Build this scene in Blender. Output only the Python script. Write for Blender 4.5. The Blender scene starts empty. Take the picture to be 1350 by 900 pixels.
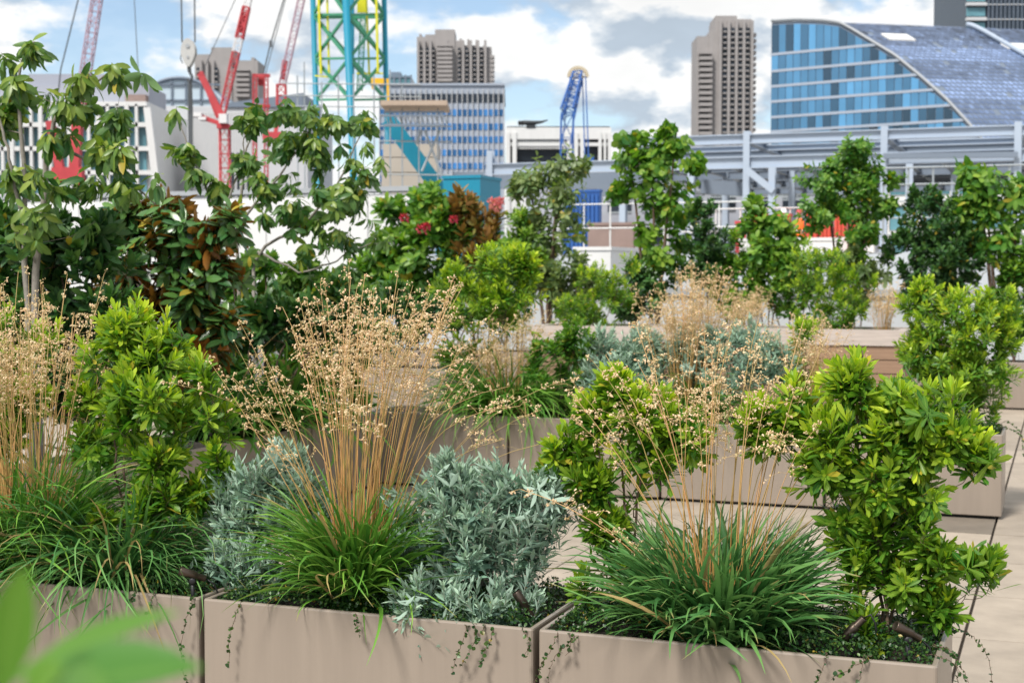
import bpy, math, numpy as np
from mathutils import Vector, Matrix
R = math.radians
rng = np.random.default_rng(7)
scene = bpy.context.scene
COL = scene.collection

# ------------------------------------------------------------------ camera, sky, sun, exposure
F = 1920.0; CX, CY = 675.0, 450.0; HZ = 1.7
PITCH = math.atan(90.0 / F)
camd = bpy.data.cameras.new('camera')
camd.sensor_width = 36.0
camd.lens = F / 1350.0 * 36.0
camd.clip_start = 0.05; camd.clip_end = 9000.0
camd.dof.use_dof = True; camd.dof.focus_distance = 4.65; camd.dof.aperture_fstop = 6.0
cam = bpy.data.objects.new('camera', camd); COL.objects.link(cam)
cam.location = (0, 0, HZ); cam.rotation_euler = (math.pi / 2 - PITCH, 0, 0)
scene.camera = cam

SUN_EL, SUN_AZ = R(52), R(215)          # azimuth clockwise from +Y (behind and left of the camera)
sd = bpy.data.lights.new('sun', 'SUN'); sd.energy = 4.2; sd.angle = R(12); sd.color = (1.0, 0.95, 0.88)
sun = bpy.data.objects.new('sun', sd); COL.objects.link(sun)
sv = Vector((math.sin(SUN_AZ) * math.cos(SUN_EL), math.cos(SUN_AZ) * math.cos(SUN_EL), math.sin(SUN_EL)))
sun.rotation_euler = sv.to_track_quat('Z', 'Y').to_euler(); sun.location = sv * 60

vs = scene.view_settings
vs.view_transform = 'Standard'; vs.look = 'None'; vs.exposure = 0.10; vs.gamma = 1.0; vs.use_curve_mapping = False
scene.cycles.max_bounces = 6; scene.cycles.diffuse_bounces = 3; scene.cycles.glossy_bounces = 3
scene.cycles.transmission_bounces = 4; scene.cycles.transparent_max_bounces = 6
scene.cycles.caustics_reflective = False; scene.cycles.caustics_refractive = False
scene.cycles.sample_clamp_indirect = 6.0

world = bpy.data.worlds.new('World'); scene.world = world; world.use_nodes = True
wt = world.node_tree; wt.nodes.clear()
class NB:
    """tiny node-graph helper"""
    def __init__(s, t): s.t = t
    def n(s, kind, **kw):
        nd = s.t.nodes.new(kind)
        for k, v in kw.items():
            if k.startswith('i_'):
                key = k[2:]; key = int(key) if key.isdigit() else key.replace('_', ' ')
                s.put(nd.inputs[key], v)
            else: setattr(nd, k, v)
        return nd
    def put(s, sock, v):
        if isinstance(v, bpy.types.NodeSocket): s.t.links.new(v, sock)
        elif isinstance(v, bpy.types.Node): s.t.links.new(v.outputs[0], sock)
        else: sock.default_value = v
    def math(s, op, a, b=0.0, c=None, clamp=False):
        nd = s.t.nodes.new('ShaderNodeMath'); nd.operation = op; nd.use_clamp = clamp
        s.put(nd.inputs[0], a); s.put(nd.inputs[1], b)
        if c is not None: s.put(nd.inputs[2], c)
        return nd.outputs[0]
    def ramp(s, fac, stops, interp='LINEAR'):
        nd = s.t.nodes.new('ShaderNodeValToRGB'); cr = nd.color_ramp; cr.interpolation = interp
        while len(cr.elements) < len(stops): cr.elements.new(0.5)
        for e, (p, c) in zip(cr.elements, stops):
            e.position = p; e.color = (c[0], c[1], c[2], 1) if not isinstance(c, (int, float)) else (c, c, c, 1)
        s.put(nd.inputs[0], fac); return nd.outputs[0]
    def mix(s, fac, a, b, blend='MIX'):
        nd = s.t.nodes.new('ShaderNodeMix'); nd.data_type = 'RGBA'; nd.blend_type = blend
        s.put(nd.inputs[0], fac)
        for sock, v in ((nd.inputs[6], a), (nd.inputs[7], b)):
            if isinstance(v, (tuple, list)): v = (v[0], v[1], v[2], 1)
            s.put(sock, v)
        return nd.outputs[2]

def build_world():
    b = NB(wt)
    sky = b.n('ShaderNodeTexSky', sky_type='NISHITA', sun_disc=False, sun_elevation=SUN_EL, sun_rotation=SUN_AZ)
    sky.air_density = 1.0; sky.dust_density = 0.6; sky.ozone_density = 1.5
    bg1 = b.n('ShaderNodeBackground', i_Color=sky.outputs[0], i_Strength=0.15)
    tc = b.n('ShaderNodeTexCoord')
    sep = b.n('ShaderNodeSeparateXYZ', i_0=tc.outputs['Generated'])
    z = b.math('MAXIMUM', sep.outputs[2], 0.0)
    def dens(dz, sc, det, off):
        zz = b.math('ADD', z, 0.40 + dz)
        u = b.math('DIVIDE', sep.outputs[0], zz); v = b.math('DIVIDE', sep.outputs[1], zz)
        cb = b.n('ShaderNodeCombineXYZ', i_0=u, i_1=v, i_2=off)
        nz = b.n('ShaderNodeTexNoise', i_Vector=cb.outputs[0], i_Scale=sc, i_Detail=det, i_Roughness=0.56)
        return nz.outputs[0]
    d0 = dens(0.0, 3.7, 9.0, 2.2)
    d1 = dens(0.024, 3.7, 6.0, 2.2)
    mask = b.ramp(d0, [(0.40, 0.0), (0.485, 1.0)], 'EASE')
    # lit tops where the cloud thins upward, grey-blue flat bases where it thickens
    sh = b.math('MULTIPLY_ADD', b.math('SUBTRACT', d0, d1), 6.5, 0.60, clamp=True)
    thick = b.ramp(d0, [(0.48, 1.0), (0.80, 0.80)])
    cl = b.ramp(sh, [(0.10, (0.52, 0.61, 0.71)), (0.38, (0.76, 0.82, 0.88)), (0.60, (1.04, 1.04, 1.03))])
    cl = b.mix(1.0, cl, thick, 'MULTIPLY')
    bg2 = b.n('ShaderNodeBackground', i_Color=cl, i_Strength=0.96)
    # thin milky veil over the blue
    veil = b.math('MULTIPLY', mask, 0.86)
    veil = b.math('ADD', veil, 0.12)
    mx = b.n('ShaderNodeMixShader', i_0=veil, i_1=bg1.outputs[0], i_2=bg2.outputs[0])
    b.n('ShaderNodeOutputWorld', i_Surface=mx.outputs[0])
build_world()

# ------------------------------------------------------------------ placing helpers
_fw = np.array([0, math.cos(PITCH), -math.sin(PITCH)]); _up = np.array([0, math.sin(PITCH), math.cos(PITCH)]); _rt = np.array([1.0, 0, 0])
EYE = np.array([0, 0, HZ])
def ray(px, py): return _fw + _rt * ((px - CX) / F) + _up * ((CY - py) / F)
def P(px, py, d):
    r = ray(px, py); return EYE + r * (d / r[1])
def G(px, py, z=0.0):
    r = ray(px, py); return EYE + r * ((z - HZ) / r[2])
TH = R(20.8)
E1 = np.array([math.cos(TH), -math.sin(TH), 0]); E2 = np.array([math.sin(TH), math.cos(TH), 0]); E3 = np.array([0, 0, 1.0])
PH = 0.59                                  # planter height
O = G(1236, 878, PH); O[2] = 0             # front right corner of the front row, on the paving
def RC(a, b, z=0.0): return O + E1 * a + E2 * b + E3 * z
def at(px, py, b):
    r = ray(px, py); t = (b - (EYE - O) @ E2) / (r @ E2); return EYE + r * t
def ab(p): q = np.asarray(p) - O; return q @ E1, q @ E2
def scale_at(b, px): return np.linalg.norm((at(px, 450, b) - EYE)[:2]) / F

# ------------------------------------------------------------------ mesh helpers
class MB:
    def __init__(s): s.v = []; s.q = []; s.t = []; s.mq = []; s.mt = []; s.a = []; s.n = 0
    def add(s, v, q=None, t=None, attr=None, mi=0):
        v = np.asarray(v, float).reshape(-1, 3)
        if q is not None and len(q): q = np.asarray(q).reshape(-1, 4) + s.n; s.q.append(q); s.mq.append(np.full(len(q), mi))
        if t is not None and len(t): t = np.asarray(t).reshape(-1, 3) + s.n; s.t.append(t); s.mt.append(np.full(len(t), mi))
        if attr is None: attr = np.zeros((len(v), 4))
        attr = np.asarray(attr, float)
        if attr.ndim == 1: attr = np.tile(attr, (len(v), 1))
        s.a.append(attr); s.v.append(v); s.n += len(v); return s
    def mesh(s, name, mats, smooth=False):
        me = bpy.data.meshes.new(name)
        v = np.concatenate(s.v) if s.v else np.zeros((0, 3))
        q = np.concatenate(s.q) if s.q else np.zeros((0, 4), int)
        t = np.concatenate(s.t) if s.t else np.zeros((0, 3), int)
        me.vertices.add(len(v)); me.vertices.foreach_set('co', v.ravel())
        nl = q.size + t.size
        me.loops.add(nl); me.loops.foreach_set('vertex_index', np.concatenate([q.ravel(), t.ravel()]).astype(np.int32))
        me.polygons.add(len(q) + len(t))
        st = np.concatenate([np.arange(len(q)) * 4, q.size + np.arange(len(t)) * 3]).astype(np.int32)
        me.polygons.foreach_set('loop_start', st)
        mi = np.concatenate(s.mq + s.mt).astype(np.int32) if (s.mq or s.mt) else np.zeros(0, np.int32)
        me.polygons.foreach_set('material_index', mi)
        me.polygons.foreach_set('use_smooth', np.full(len(q) + len(t), bool(smooth)))
        at_ = me.attributes.new('lf', 'FLOAT_COLOR', 'POINT'); at_.data.foreach_set('color', np.concatenate(s.a).ravel())
        for m in (mats if isinstance(mats, (list, tuple)) else [mats]): me.materials.append(m)
        me.update(calc_edges=True); me.validate(); return me
    def obj(s, name, mats, parent=None, smooth=False):
        o = bpy.data.objects.new(name, s.mesh(name, mats, smooth)); COL.objects.link(o)
        if parent is not None: child(o, parent)
        return o
    # --- shapes
    def box(s, c, h, ax=None, mi=0, attr=None):
        """centre, half sizes, axes (3x3 rows)"""
        ax = np.eye(3) if ax is None else np.asarray(ax)
        sg = np.array([[-1, -1, -1], [1, -1, -1], [1, 1, -1], [-1, 1, -1], [-1, -1, 1], [1, -1, 1], [1, 1, 1], [-1, 1, 1]])
        v = np.asarray(c) + (sg * np.asarray(h)) @ ax
        return s.add(v, [[0, 3, 2, 1], [4, 5, 6, 7], [0, 1, 5, 4], [1, 2, 6, 5], [2, 3, 7, 6], [3, 0, 4, 7]], mi=mi, attr=attr)
    def bar(s, p, q, w, h=None, mi=0, up=(0, 0, 1), attr=None):
        p = np.asarray(p, float); q = np.asarray(q, float); h = w if h is None else h
        d = q - p; L = np.linalg.norm(d); d = d / L
        u = np.asarray(up, float)
        if abs(d @ u) > 0.98: u = np.array([1.0, 0, 0])
        sx = np.cross(d, u); sx /= np.linalg.norm(sx); uz = np.cross(sx, d)
        return s.box((p + q) / 2, (L / 2, w / 2, h / 2), np.array([d, sx, uz]), mi, attr)
    def tube(s, pts, rad, sides=6, mi=0, attr=None, cap=True):
        return s.tubes(np.asarray(pts)[None], np.broadcast_to(np.asarray(rad, float), (len(pts),))[None], sides, mi, attr, cap)
    def tubes(s, pts, rad, sides=4, mi=0, attr=None, cap=False):
        pts = np.asarray(pts, float); N, K, _ = pts.shape
        rad = np.broadcast_to(np.asarray(rad, float), (N, K))
        T = np.gradient(pts, axis=1); T /= np.linalg.norm(T, axis=2, keepdims=True) + 1e-12
        mean = T.mean(1); ref = np.where(np.abs(mean[:, 2:3]) > 0.7, np.array([[1.0, 0.13, 0]]), np.array([[0, 0.1, 1.0]]))[:, None, :]
        A = np.cross(T, ref); A /= np.linalg.norm(A, axis=2, keepdims=True) + 1e-12; B = np.cross(T, A)
        ang = np.arange(sides) / sides * 2 * math.pi
        v = pts[:, :, None, :] + rad[:, :, None, None] * (A[:, :, None, :] * np.cos(ang)[None, None, :, None] + B[:, :, None, :] * np.sin(ang)[None, None, :, None])
        i = np.arange(N)[:, None, None] * (K * sides); k = np.arange(K - 1)[None, :, None] * sides; j = np.arange(sides)[None, None, :]; j2 = (j + 1) % sides
        q = np.stack([i + k + j, i + k + j2, i + k + sides + j2, i + k + sides + j], -1).reshape(-1, 4)
        if attr is not None:
            attr = np.asarray(attr, float)
            if attr.ndim == 3: attr = np.repeat(attr[:, :, None, :], sides, 2).reshape(-1, 4)
        vv = v.reshape(-1, 3); tt = None
        if cap:
            tt = []
            for m in range(N):
                for kk, fl in ((0, 1), (K - 1, 0)):
                    base = m * K * sides + kk * sides
                    for e in range(1, sides - 1): tt.append([base, base + e + 1, base + e] if fl else [base, base + e, base + e + 1])
        return s.add(vv, q, tt, attr=attr, mi=mi)
    def loops(s, rings, closed=True, capb=False, capt=False, mi=0, attr=None):
        rings = np.asarray(rings, float); K, n, _ = rings.shape
        k = np.arange(K - 1)[:, None] * n; j = np.arange(n if closed else n - 1)[None, :]; j2 = (j + 1) % n
        q = np.stack([k + j, k + j2, k + n + j2, k + n + j], -1).reshape(-1, 4); tt = []
        v = rings.reshape(-1, 3)
        if capb:
            v = np.vstack([v, rings[0].mean(0)]); c = len(v) - 1; tt += [[c, (e + 1) % n, e] for e in range(n)]
        if capt:
            v = np.vstack([v, rings[-1].mean(0)]); c = len(v) - 1; o = (K - 1) * n; tt += [[c, o + e, o + (e + 1) % n] for e in range(n)]
        return s.add(v, q, tt, mi=mi, attr=attr)
    def lathe(s, p, axis, prof, sides=16, mi=0, attr=None):
        """prof: list of (distance along axis, radius)"""
        axis = np.asarray(axis, float); axis /= np.linalg.norm(axis)
        u = np.array([0, 0, 1.0]) if abs(axis[2]) < .9 else np.array([1.0, 0, 0])
        A = np.cross(axis, u); A /= np.linalg.norm(A); B = np.cross(axis, A)
        an = np.arange(sides) / sides * 2 * math.pi
        rings = [np.asarray(p) + axis * h + r * (np.cos(an)[:, None] * A + np.sin(an)[:, None] * B) for h, r in prof]
        return s.loops(rings, True, True, True, mi, attr)

def child(o, parent):
    o.parent = parent
    return o
def tag(o, label, cat, group=None, kind=None):
    if label: o['label'] = label
    if cat: o['category'] = cat
    if group: o['group'] = group
    if kind: o['kind'] = kind
    return o
def thing(name, label, cat, loc=(0, 0, 0), rz=0.0, group=None):
    o = bpy.data.objects.new(name, None); COL.objects.link(o); o.empty_display_size = 0.1
    o.location = tuple(loc); o.rotation_euler = (0, 0, rz); return tag(o, label, cat, group)
def local(root, p):
    """world points -> the thing's own frame"""
    p = np.asarray(p, float) - np.array(root.location); c, s_ = math.cos(-root.rotation_euler.z), math.sin(-root.rotation_euler.z)
    return np.stack([p[..., 0] * c - p[..., 1] * s_, p[..., 0] * s_ + p[..., 1] * c, p[..., 2]], -1)
def finish(mb, name, mats, root, smooth=False):
    """a part built in world coordinates, re-expressed in its thing's frame"""
    mb.v = [local(root, v) for v in mb.v]; return mb.obj(name, mats, root, smooth)
def sub(mb, name, mats, part, root, smooth=False):
    mb.v = [local(root, v) - np.array(part.location) for v in mb.v]; return mb.obj(name, mats, part, smooth)
def dup(root, loc=None, rz=None, label=None, group=None):
    r = root.copy(); COL.objects.link(r)
    if loc is not None: r.location = tuple(loc)
    if rz is not None: r.rotation_euler = (0, 0, rz)
    if label: r['label'] = label
    if group: r['group'] = group
    for ch in list(root.children):
        c = ch.copy(); COL.objects.link(c); c.parent = r
        for g in list(ch.children):
            d = g.copy(); COL.objects.link(d); d.parent = c
    return r
def many(name, me, root, places, label=None):
    """children of one thing that share a mesh; places = local offsets (x,y,z) or (x,y,z,sx,sz)"""
    for p in places:
        o = bpy.data.objects.new(name, me); COL.objects.link(o); o.parent = root; o.location = tuple(p[:3])
        if len(p) > 3: o.scale = (p[3], 1, p[4])

# ------------------------------------------------------------------ materials
MATS = {}
def mat(name, col, rough=0.6, metal=0.0, spec=0.5, noise=0.0, nscale=4.0, ndet=6.0, bump=0.0, bscale=60.0, obj_rand=0.0, stretch=None, tone=None, coat=0.0):
    """Principled with a mottled tone, optional fine bump; coordinates are the object's own"""
    m = bpy.data.materials.new(name); m.use_nodes = True; t = m.node_tree; t.nodes.clear(); b = NB(t)
    out = b.n('ShaderNodeOutputMaterial'); pr = b.n('ShaderNodeBsdfPrincipled'); t.links.new(pr.outputs[0], out.inputs[0])
    c = (col[0], col[1], col[2], 1)
    pr.inputs['Base Color'].default_value = c
    pr.inputs['Roughness'].default_value = rough; pr.inputs['Metallic'].default_value = metal; pr.inputs['Specular IOR Level'].default_value = spec
    if coat: pr.inputs['Coat Weight'].default_value = coat
    tc = b.n('ShaderNodeTexCoord'); vec = tc.outputs['Object']
    if stretch: vec = b.n('ShaderNodeMapping', i_Vector=vec, i_Scale=stretch).outputs[0]
    cur = None
    if noise:
        nz = b.n('ShaderNodeTexNoise', i_Vector=vec, i_Scale=nscale, i_Detail=ndet, i_Roughness=0.6)
        k = b.math('MULTIPLY_ADD', b.math('SUBTRACT', nz.outputs[0], 0.5), noise * 2.2, 1.0)
        cur = b.mix(1.0, c, b.n('ShaderNodeCombineColor', i_0=k, i_1=k, i_2=k).outputs[0], 'MULTIPLY')
    if obj_rand:
        oi = b.n('ShaderNodeObjectInfo'); k = b.math('MULTIPLY_ADD', oi.outputs['Random'], obj_rand * 2, 1.0 - obj_rand)
        cur = b.mix(1.0, cur or c, b.n('ShaderNodeCombineColor', i_0=k, i_1=k, i_2=k).outputs[0], 'MULTIPLY')
    if tone:   # per-vertex tone kept in the mesh (slabs, panes): R channel
        la = b.n('ShaderNodeAttribute', attribute_name='lf'); sp = b.n('ShaderNodeSeparateColor', i_0=la.outputs[0])
        k = b.math('MULTIPLY_ADD', sp.outputs[0], tone * 2, 1.0 - tone)
        cur = b.mix(1.0, cur or c, b.n('ShaderNodeCombineColor', i_0=k, i_1=k, i_2=k).outputs[0], 'MULTIPLY')
    if cur is not None: t.links.new(cur, pr.inputs['Base Color'])
    if bump:
        nz = b.n('ShaderNodeTexNoise', i_Vector=vec, i_Scale=bscale, i_Detail=5.0)
        bp = b.n('ShaderNodeBump', i_Strength=bump, i_Distance=0.01, i_Height=nz.outputs[0]); t.links.new(bp.outputs[0], pr.inputs['Normal'])
    MATS[name] = m; return m

def leaf_mat(name, old, new, under=None, rough=0.42, trans=0.25, vein=0.25, spec=0.45, var=0.25, tcol=None, spots=0.022):
    """old leaf -> young leaf by R, per-leaf variation by G, pale midrib by B; another colour below if under is given"""
    m = bpy.data.materials.new(name); m.use_nodes = True; t = m.node_tree; t.nodes.clear(); b = NB(t)
    out = b.n('ShaderNodeOutputMaterial')
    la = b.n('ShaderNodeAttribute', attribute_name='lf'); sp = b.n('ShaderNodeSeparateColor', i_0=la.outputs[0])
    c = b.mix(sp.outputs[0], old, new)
    k = b.math('MULTIPLY_ADD', b.math('SUBTRACT', sp.outputs[1], 0.5), var * 2, 1.0)
    hs = b.n('ShaderNodeHueSaturation', i_Hue=b.math('MULTIPLY_ADD', b.math('SUBTRACT', sp.outputs[1], 0.5), -0.05, 0.5), i_Value=k, i_Color=c)
    c = hs.outputs[0]
    if spots:   # a few tired, yellowing leaves
        old_ = b.ramp(sp.outputs[1], [(1.0 - spots, 0.0), (min(1.0, 1.0 - spots + 0.01), 1.0)]); c = b.mix(b.math('MULTIPLY', old_, 0.75), c, (0.50, 0.36, 0.045))
    if vein:
        rib = b.ramp(sp.outputs[2], [(0.0, vein), (0.18, 0.0)])
        c = b.mix(rib, c, tuple(min(1, x * 1.2 + 0.12) for x in new))
    if under:
        geo = b.n('ShaderNodeNewGeometry'); c = b.mix(geo.outputs['Backfacing'], c, under)
    pr = b.n('ShaderNodeBsdfPrincipled', i_Base_Color=c, i_Roughness=rough); pr.inputs['Specular IOR Level'].default_value = spec
    tcv = b.mix(1.0, c, tcol or (1.5, 1.6, 0.5), 'MULTIPLY')
    tr = b.n('ShaderNodeBsdfTranslucent', i_Color=tcv)
    mx = b.n('ShaderNodeMixShader', i_0=trans, i_1=pr.outputs[0], i_2=tr.outputs[0])
    t.links.new(mx.outputs[0], out.inputs[0]); MATS[name] = m; return m

def grad_mat(name, c0, c1, rough=0.7, var=0.2, trans=0.0):
    """colour runs along the stalk or blade (R), varies per stalk (G)"""
    m = bpy.data.materials.new(name); m.use_nodes = True; t = m.node_tree; t.nodes.clear(); b = NB(t)
    out = b.n('ShaderNodeOutputMaterial')
    la = b.n('ShaderNodeAttribute', attribute_name='lf'); sp = b.n('ShaderNodeSeparateColor', i_0=la.outputs[0])
    c = b.mix(sp.outputs[0], c0, c1)
    k = b.math('MULTIPLY_ADD', b.math('SUBTRACT', sp.outputs[1], 0.5), var * 2, 1.0)
    hs = b.n('ShaderNodeHueSaturation', i_Hue=b.math('MULTIPLY_ADD', b.math('SUBTRACT', sp.outputs[1], 0.5), -0.04, 0.5), i_Value=k, i_Color=c)
    # straw-dry blades and stalks: B channel
    c = b.mix(sp.outputs[2], hs.outputs[0], (0.50, 0.34, 0.15))
    pr = b.n('ShaderNodeBsdfPrincipled', i_Base_Color=c, i_Roughness=rough); pr.inputs['Specular IOR Level'].default_value = 0.35
    if trans:
        tr = b.n('ShaderNodeBsdfTranslucent', i_Color=c)
        mx = b.n('ShaderNodeMixShader', i_0=trans, i_1=pr.outputs[0], i_2=tr.outputs[0]); t.links.new(mx.outputs[0], out.inputs[0])
    else: t.links.new(pr.outputs[0], out.inputs[0])
    MATS[name] = m; return m
# ------------------------------------------------------------------ plant builders
def nrmz(v): return v / (np.linalg.norm(v, axis=-1, keepdims=True) + 1e-12)
LANCE = [0.10, 0.72, 1.0, 0.62, 0.02]; OBLANC = [0.16, 0.50, 0.92, 1.0, 0.06]; ELLIP = [0.08, 0.80, 1.0, 0.74, 0.03]; ROUND = [0.10, 0.95, 1.0, 0.85, 0.10]
LT = np.array([0.0, 0.27, 0.55, 0.80, 1.0])
def leaves(mb, pos, d, n, L, W, bend, prof, tint, rnd, r, fold=0.30, wave=0.0, mi=0):
    N = len(pos); K = len(prof); d = nrmz(d); n = nrmz(n - (n * d).sum(1, keepdims=True) * d); s = np.cross(d, n)
    t = LT[None, :] if K == 5 else np.linspace(0, 1, K)[None, :]
    bnd = np.broadcast_to(np.asarray(bend, float), (N,))[:, None]; bnd = np.where(np.abs(bnd) < 1e-3, 1e-3, bnd)
    L_ = np.broadcast_to(L, (N,))[:, None]; W_ = np.broadcast_to(W, (N,))[:, None]
    a = L_ * np.sin(bnd * t) / bnd; c = -L_ * (1 - np.cos(bnd * t)) / bnd
    ctr = pos[:, None] + d[:, None] * a[..., None] + n[:, None] * c[..., None]
    nl = n[:, None] * np.cos(bnd * t)[..., None] + d[:, None] * np.sin(bnd * t)[..., None]
    hw = W_ * np.array(prof)[None, :] * 0.5
    fo = fold * (0.6 + 0.8 * r.random((N, 1)))
    ed = s[:, None] * (hw * np.cos(fo))[..., None]; up = nl * (hw * np.sin(fo))[..., None]
    if wave: up = up + nl * (hw * wave * np.sin(t * 9 + r.random((N, 1)) * 6))[..., None]
    v = np.stack([ctr - ed + up, ctr, ctr + ed + up], 2)          # N,K,3,3
    i = np.arange(N)[:, None] * (K * 3); k = np.arange(K - 1)[None, :] * 3
    q = np.concatenate([np.stack([i + k + j, i + k + j + 1, i + k + 4 + j, i + k + 3 + j], -1).reshape(-1, 4) for j in (0, 1)])
    at_ = np.zeros((N, K, 3, 4)); at_[..., 0] = np.broadcast_to(tint, (N,))[:, None, None]; at_[..., 1] = np.broadcast_to(rnd, (N,))[:, None, None]
    at_[:, :, 0, 2] = 1; at_[:, :, 2, 2] = 1
    mb.add(v.reshape(-1, 3), q, attr=at_.reshape(-1, 4), mi=mi)

def shoot_leaves(mb, tips, dirs, SL, n, r, inc=(1.35, 0.35), LL=(0.07, 0.045), ratio=0.28, bend=(0.5, 0.1), droop=0.0, prof=OBLANC,
                 tint=(0.0, 1.0), fold=0.3, start=0.0, tipt=None, jit=0.18, mi=0):
    N = len(tips); dirs = nrmz(dirs)
    ref = np.where(np.abs(dirs[:, 2:3]) > 0.9, np.array([[1.0, 0, 0]]), np.array([[0, 0, 1.0]]))
    A = nrmz(np.cross(dirs, ref)); B = np.cross(dirs, A)
    s = (np.arange(n) + 0.5) / n; s = np.clip(start + (1 - start) * s[None] + r.normal(0, 0.03, (N, n)), 0, 1)
    az = np.arange(n)[None] * 2.39996 + r.random((N, 1)) * 6.28 + r.normal(0, 0.15, (N, n))
    ic = inc[0] + (inc[1] - inc[0]) * s ** 1.2 + r.normal(0, jit, (N, n))
    rad = A[:, None] * np.cos(az)[..., None] + B[:, None] * np.sin(az)[..., None]
    ax = dirs[:, None]
    d = ax * np.cos(ic)[..., None] + rad * np.sin(ic)[..., None]; nn = ax * np.sin(ic)[..., None] - rad * np.cos(ic)[..., None]
    d[..., 2] -= droop * (0.6 + 0.8 * r.random((N, n)))
    pos = tips[:, None] - dirs[:, None] * (np.asarray(SL).reshape(-1, 1) * (1 - s))[..., None]
    L = (LL[0] + (LL[1] - LL[0]) * s) * r.uniform(0.75, 1.2, (N, n)); bd = bend[0] + (bend[1] - bend[0]) * s + r.normal(0, 0.12, (N, n))
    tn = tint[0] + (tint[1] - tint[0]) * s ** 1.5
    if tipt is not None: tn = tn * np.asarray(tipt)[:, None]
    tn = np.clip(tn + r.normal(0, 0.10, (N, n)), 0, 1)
    leaves(mb, pos.reshape(-1, 3), d.reshape(-1, 3), nn.reshape(-1, 3), L.ravel(), (L * ratio * r.uniform(0.85, 1.15, (N, n))).ravel(),
           bd.ravel(), prof, tn.ravel(), r.random(N * n), r, fold, mi=mi)

def sample_shoots(blobs, n, r, up=0.5, shell=0.62, jit=0.25, low=-0.45, cl=4, clr=0.20):
    """blobs: (centre, (ra, rb, rz)) -> shoot tips in small uneven clusters round the blobs' outsides, and their directions"""
    nc = max(3, n // cl)
    w = np.array([(b[1][0] * b[1][2] + b[1][0] * b[1][1]) for b in blobs]) ** 0.6; w = w / w.sum()
    ci = r.choice(len(blobs), nc, p=w); cd = nrmz(r.normal(0, 1, (nc, 3))); f = cd[:, 2] < low; cd[f, 2] *= -1
    cf = shell + (1.10 - shell) * r.random((nc, 1)) ** 0.75
    pick = np.r_[np.arange(nc), r.integers(0, nc, max(0, n - nc))][:n]
    idx = ci[pick]; rad = np.array([blobs[i][1] for i in idx]); c = np.array([blobs[i][0] for i in idx]); dr = cd[pick]
    off = (E1[None] * (dr[:, :1] * rad[:, :1]) + E2[None] * (dr[:, 1:2] * rad[:, 1:2]) + E3[None] * (dr[:, 2:] * rad[:, 2:])) * cf[pick]
    out = nrmz(off / np.maximum(rad.mean(1, keepdims=True), 1e-6))
    size = (0.5 + 1.0 * r.random(nc))[pick][:, None]
    q = r.normal(0, 1, (n, 3)); q -= (q * out).sum(1, keepdims=True) * out; q *= clr * rad.mean(1, keepdims=True) * size
    q[:nc] = 0; dep = np.linalg.norm(q, axis=1, keepdims=True)
    off = off + q - out * dep * 0.45 * r.random((n, 1)) - E3 * dep * 0.25
    d = nrmz(out * (1 - up) + np.array([[0, 0, 1.0]]) * up + q / (rad.mean(1, keepdims=True) * 0.6) + r.normal(0, jit, (n, 3)))
    return c + off, d

def grow(mb, trunks, tips, dirs, SL, r, r_twig=0.0022, k=0.006, pen=0.5, mi=0, sides=4):
    """trunks: list of (points, radii); every shoot is joined to the nearest wood below it"""
    nodes = []
    for pts, rd in trunks:
        pts = np.asarray(pts, float); rd = np.asarray(rd, float)
        t = np.linspace(0, len(pts) - 1, 14); pi = np.stack([np.interp(t, np.arange(len(pts)), pts[:, j]) for j in range(3)], 1)
        pi[1:-1] += r.normal(0, 0.006, (12, 3)); ri = np.interp(t, np.arange(len(pts)), rd)
        mb.tube(pi, ri, 7, mi=mi); nodes.append(np.c_[pi, ri])
    nodes = np.vstack(nodes); base = np.asarray(trunks[0][0][0], float)
    order = np.argsort(np.linalg.norm(tips - base, axis=1)); allp = []; allr = []
    for i in order:
        tip = tips[i]; st = tip - dirs[i] * (SL[i] if np.ndim(SL) else SL) * 0.9
        dv = st - nodes[:, :3]; dist = np.linalg.norm(dv, axis=1); below = np.maximum(0, nodes[:, 2] - st[2] + 0.25 * dist)
        j = np.argmin(dist + pen * below * 3); p0 = nodes[j, :3]; L = np.linalg.norm(tip - p0)
        ctrl = st - dirs[i] * L * 0.25 + np.array([0, 0, -0.06 * L]); t = np.linspace(0, 1, 7)[:, None]
        c = (1 - t) ** 2 * p0 + 2 * t * (1 - t) * ctrl + t * t * tip
        c[1:-1] += r.normal(0, 0.012 * L, (5, 3))
        r0 = min(nodes[j, 3] * 0.8, r_twig + k * L); rr = np.linspace(r0, r_twig * 0.6, 7)
        allp.append(c); allr.append(rr); nodes = np.vstack([nodes, np.c_[c[2:6], rr[2:6]]])
    mb.tubes(np.array(allp), np.array(allr), sides, mi=mi)

def pxblobs(bl, b, depth=1.0):
    out = []
    for x in bl:
        px, py, rx, ry = x[:4]; bb = b + (x[4] if len(x) > 4 else 0)
        k = scale_at(bb, px); out.append((at(px, py, bb), (rx * k * 1.02, rx * k * 1.02 * depth, ry * k)))
    return out

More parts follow.
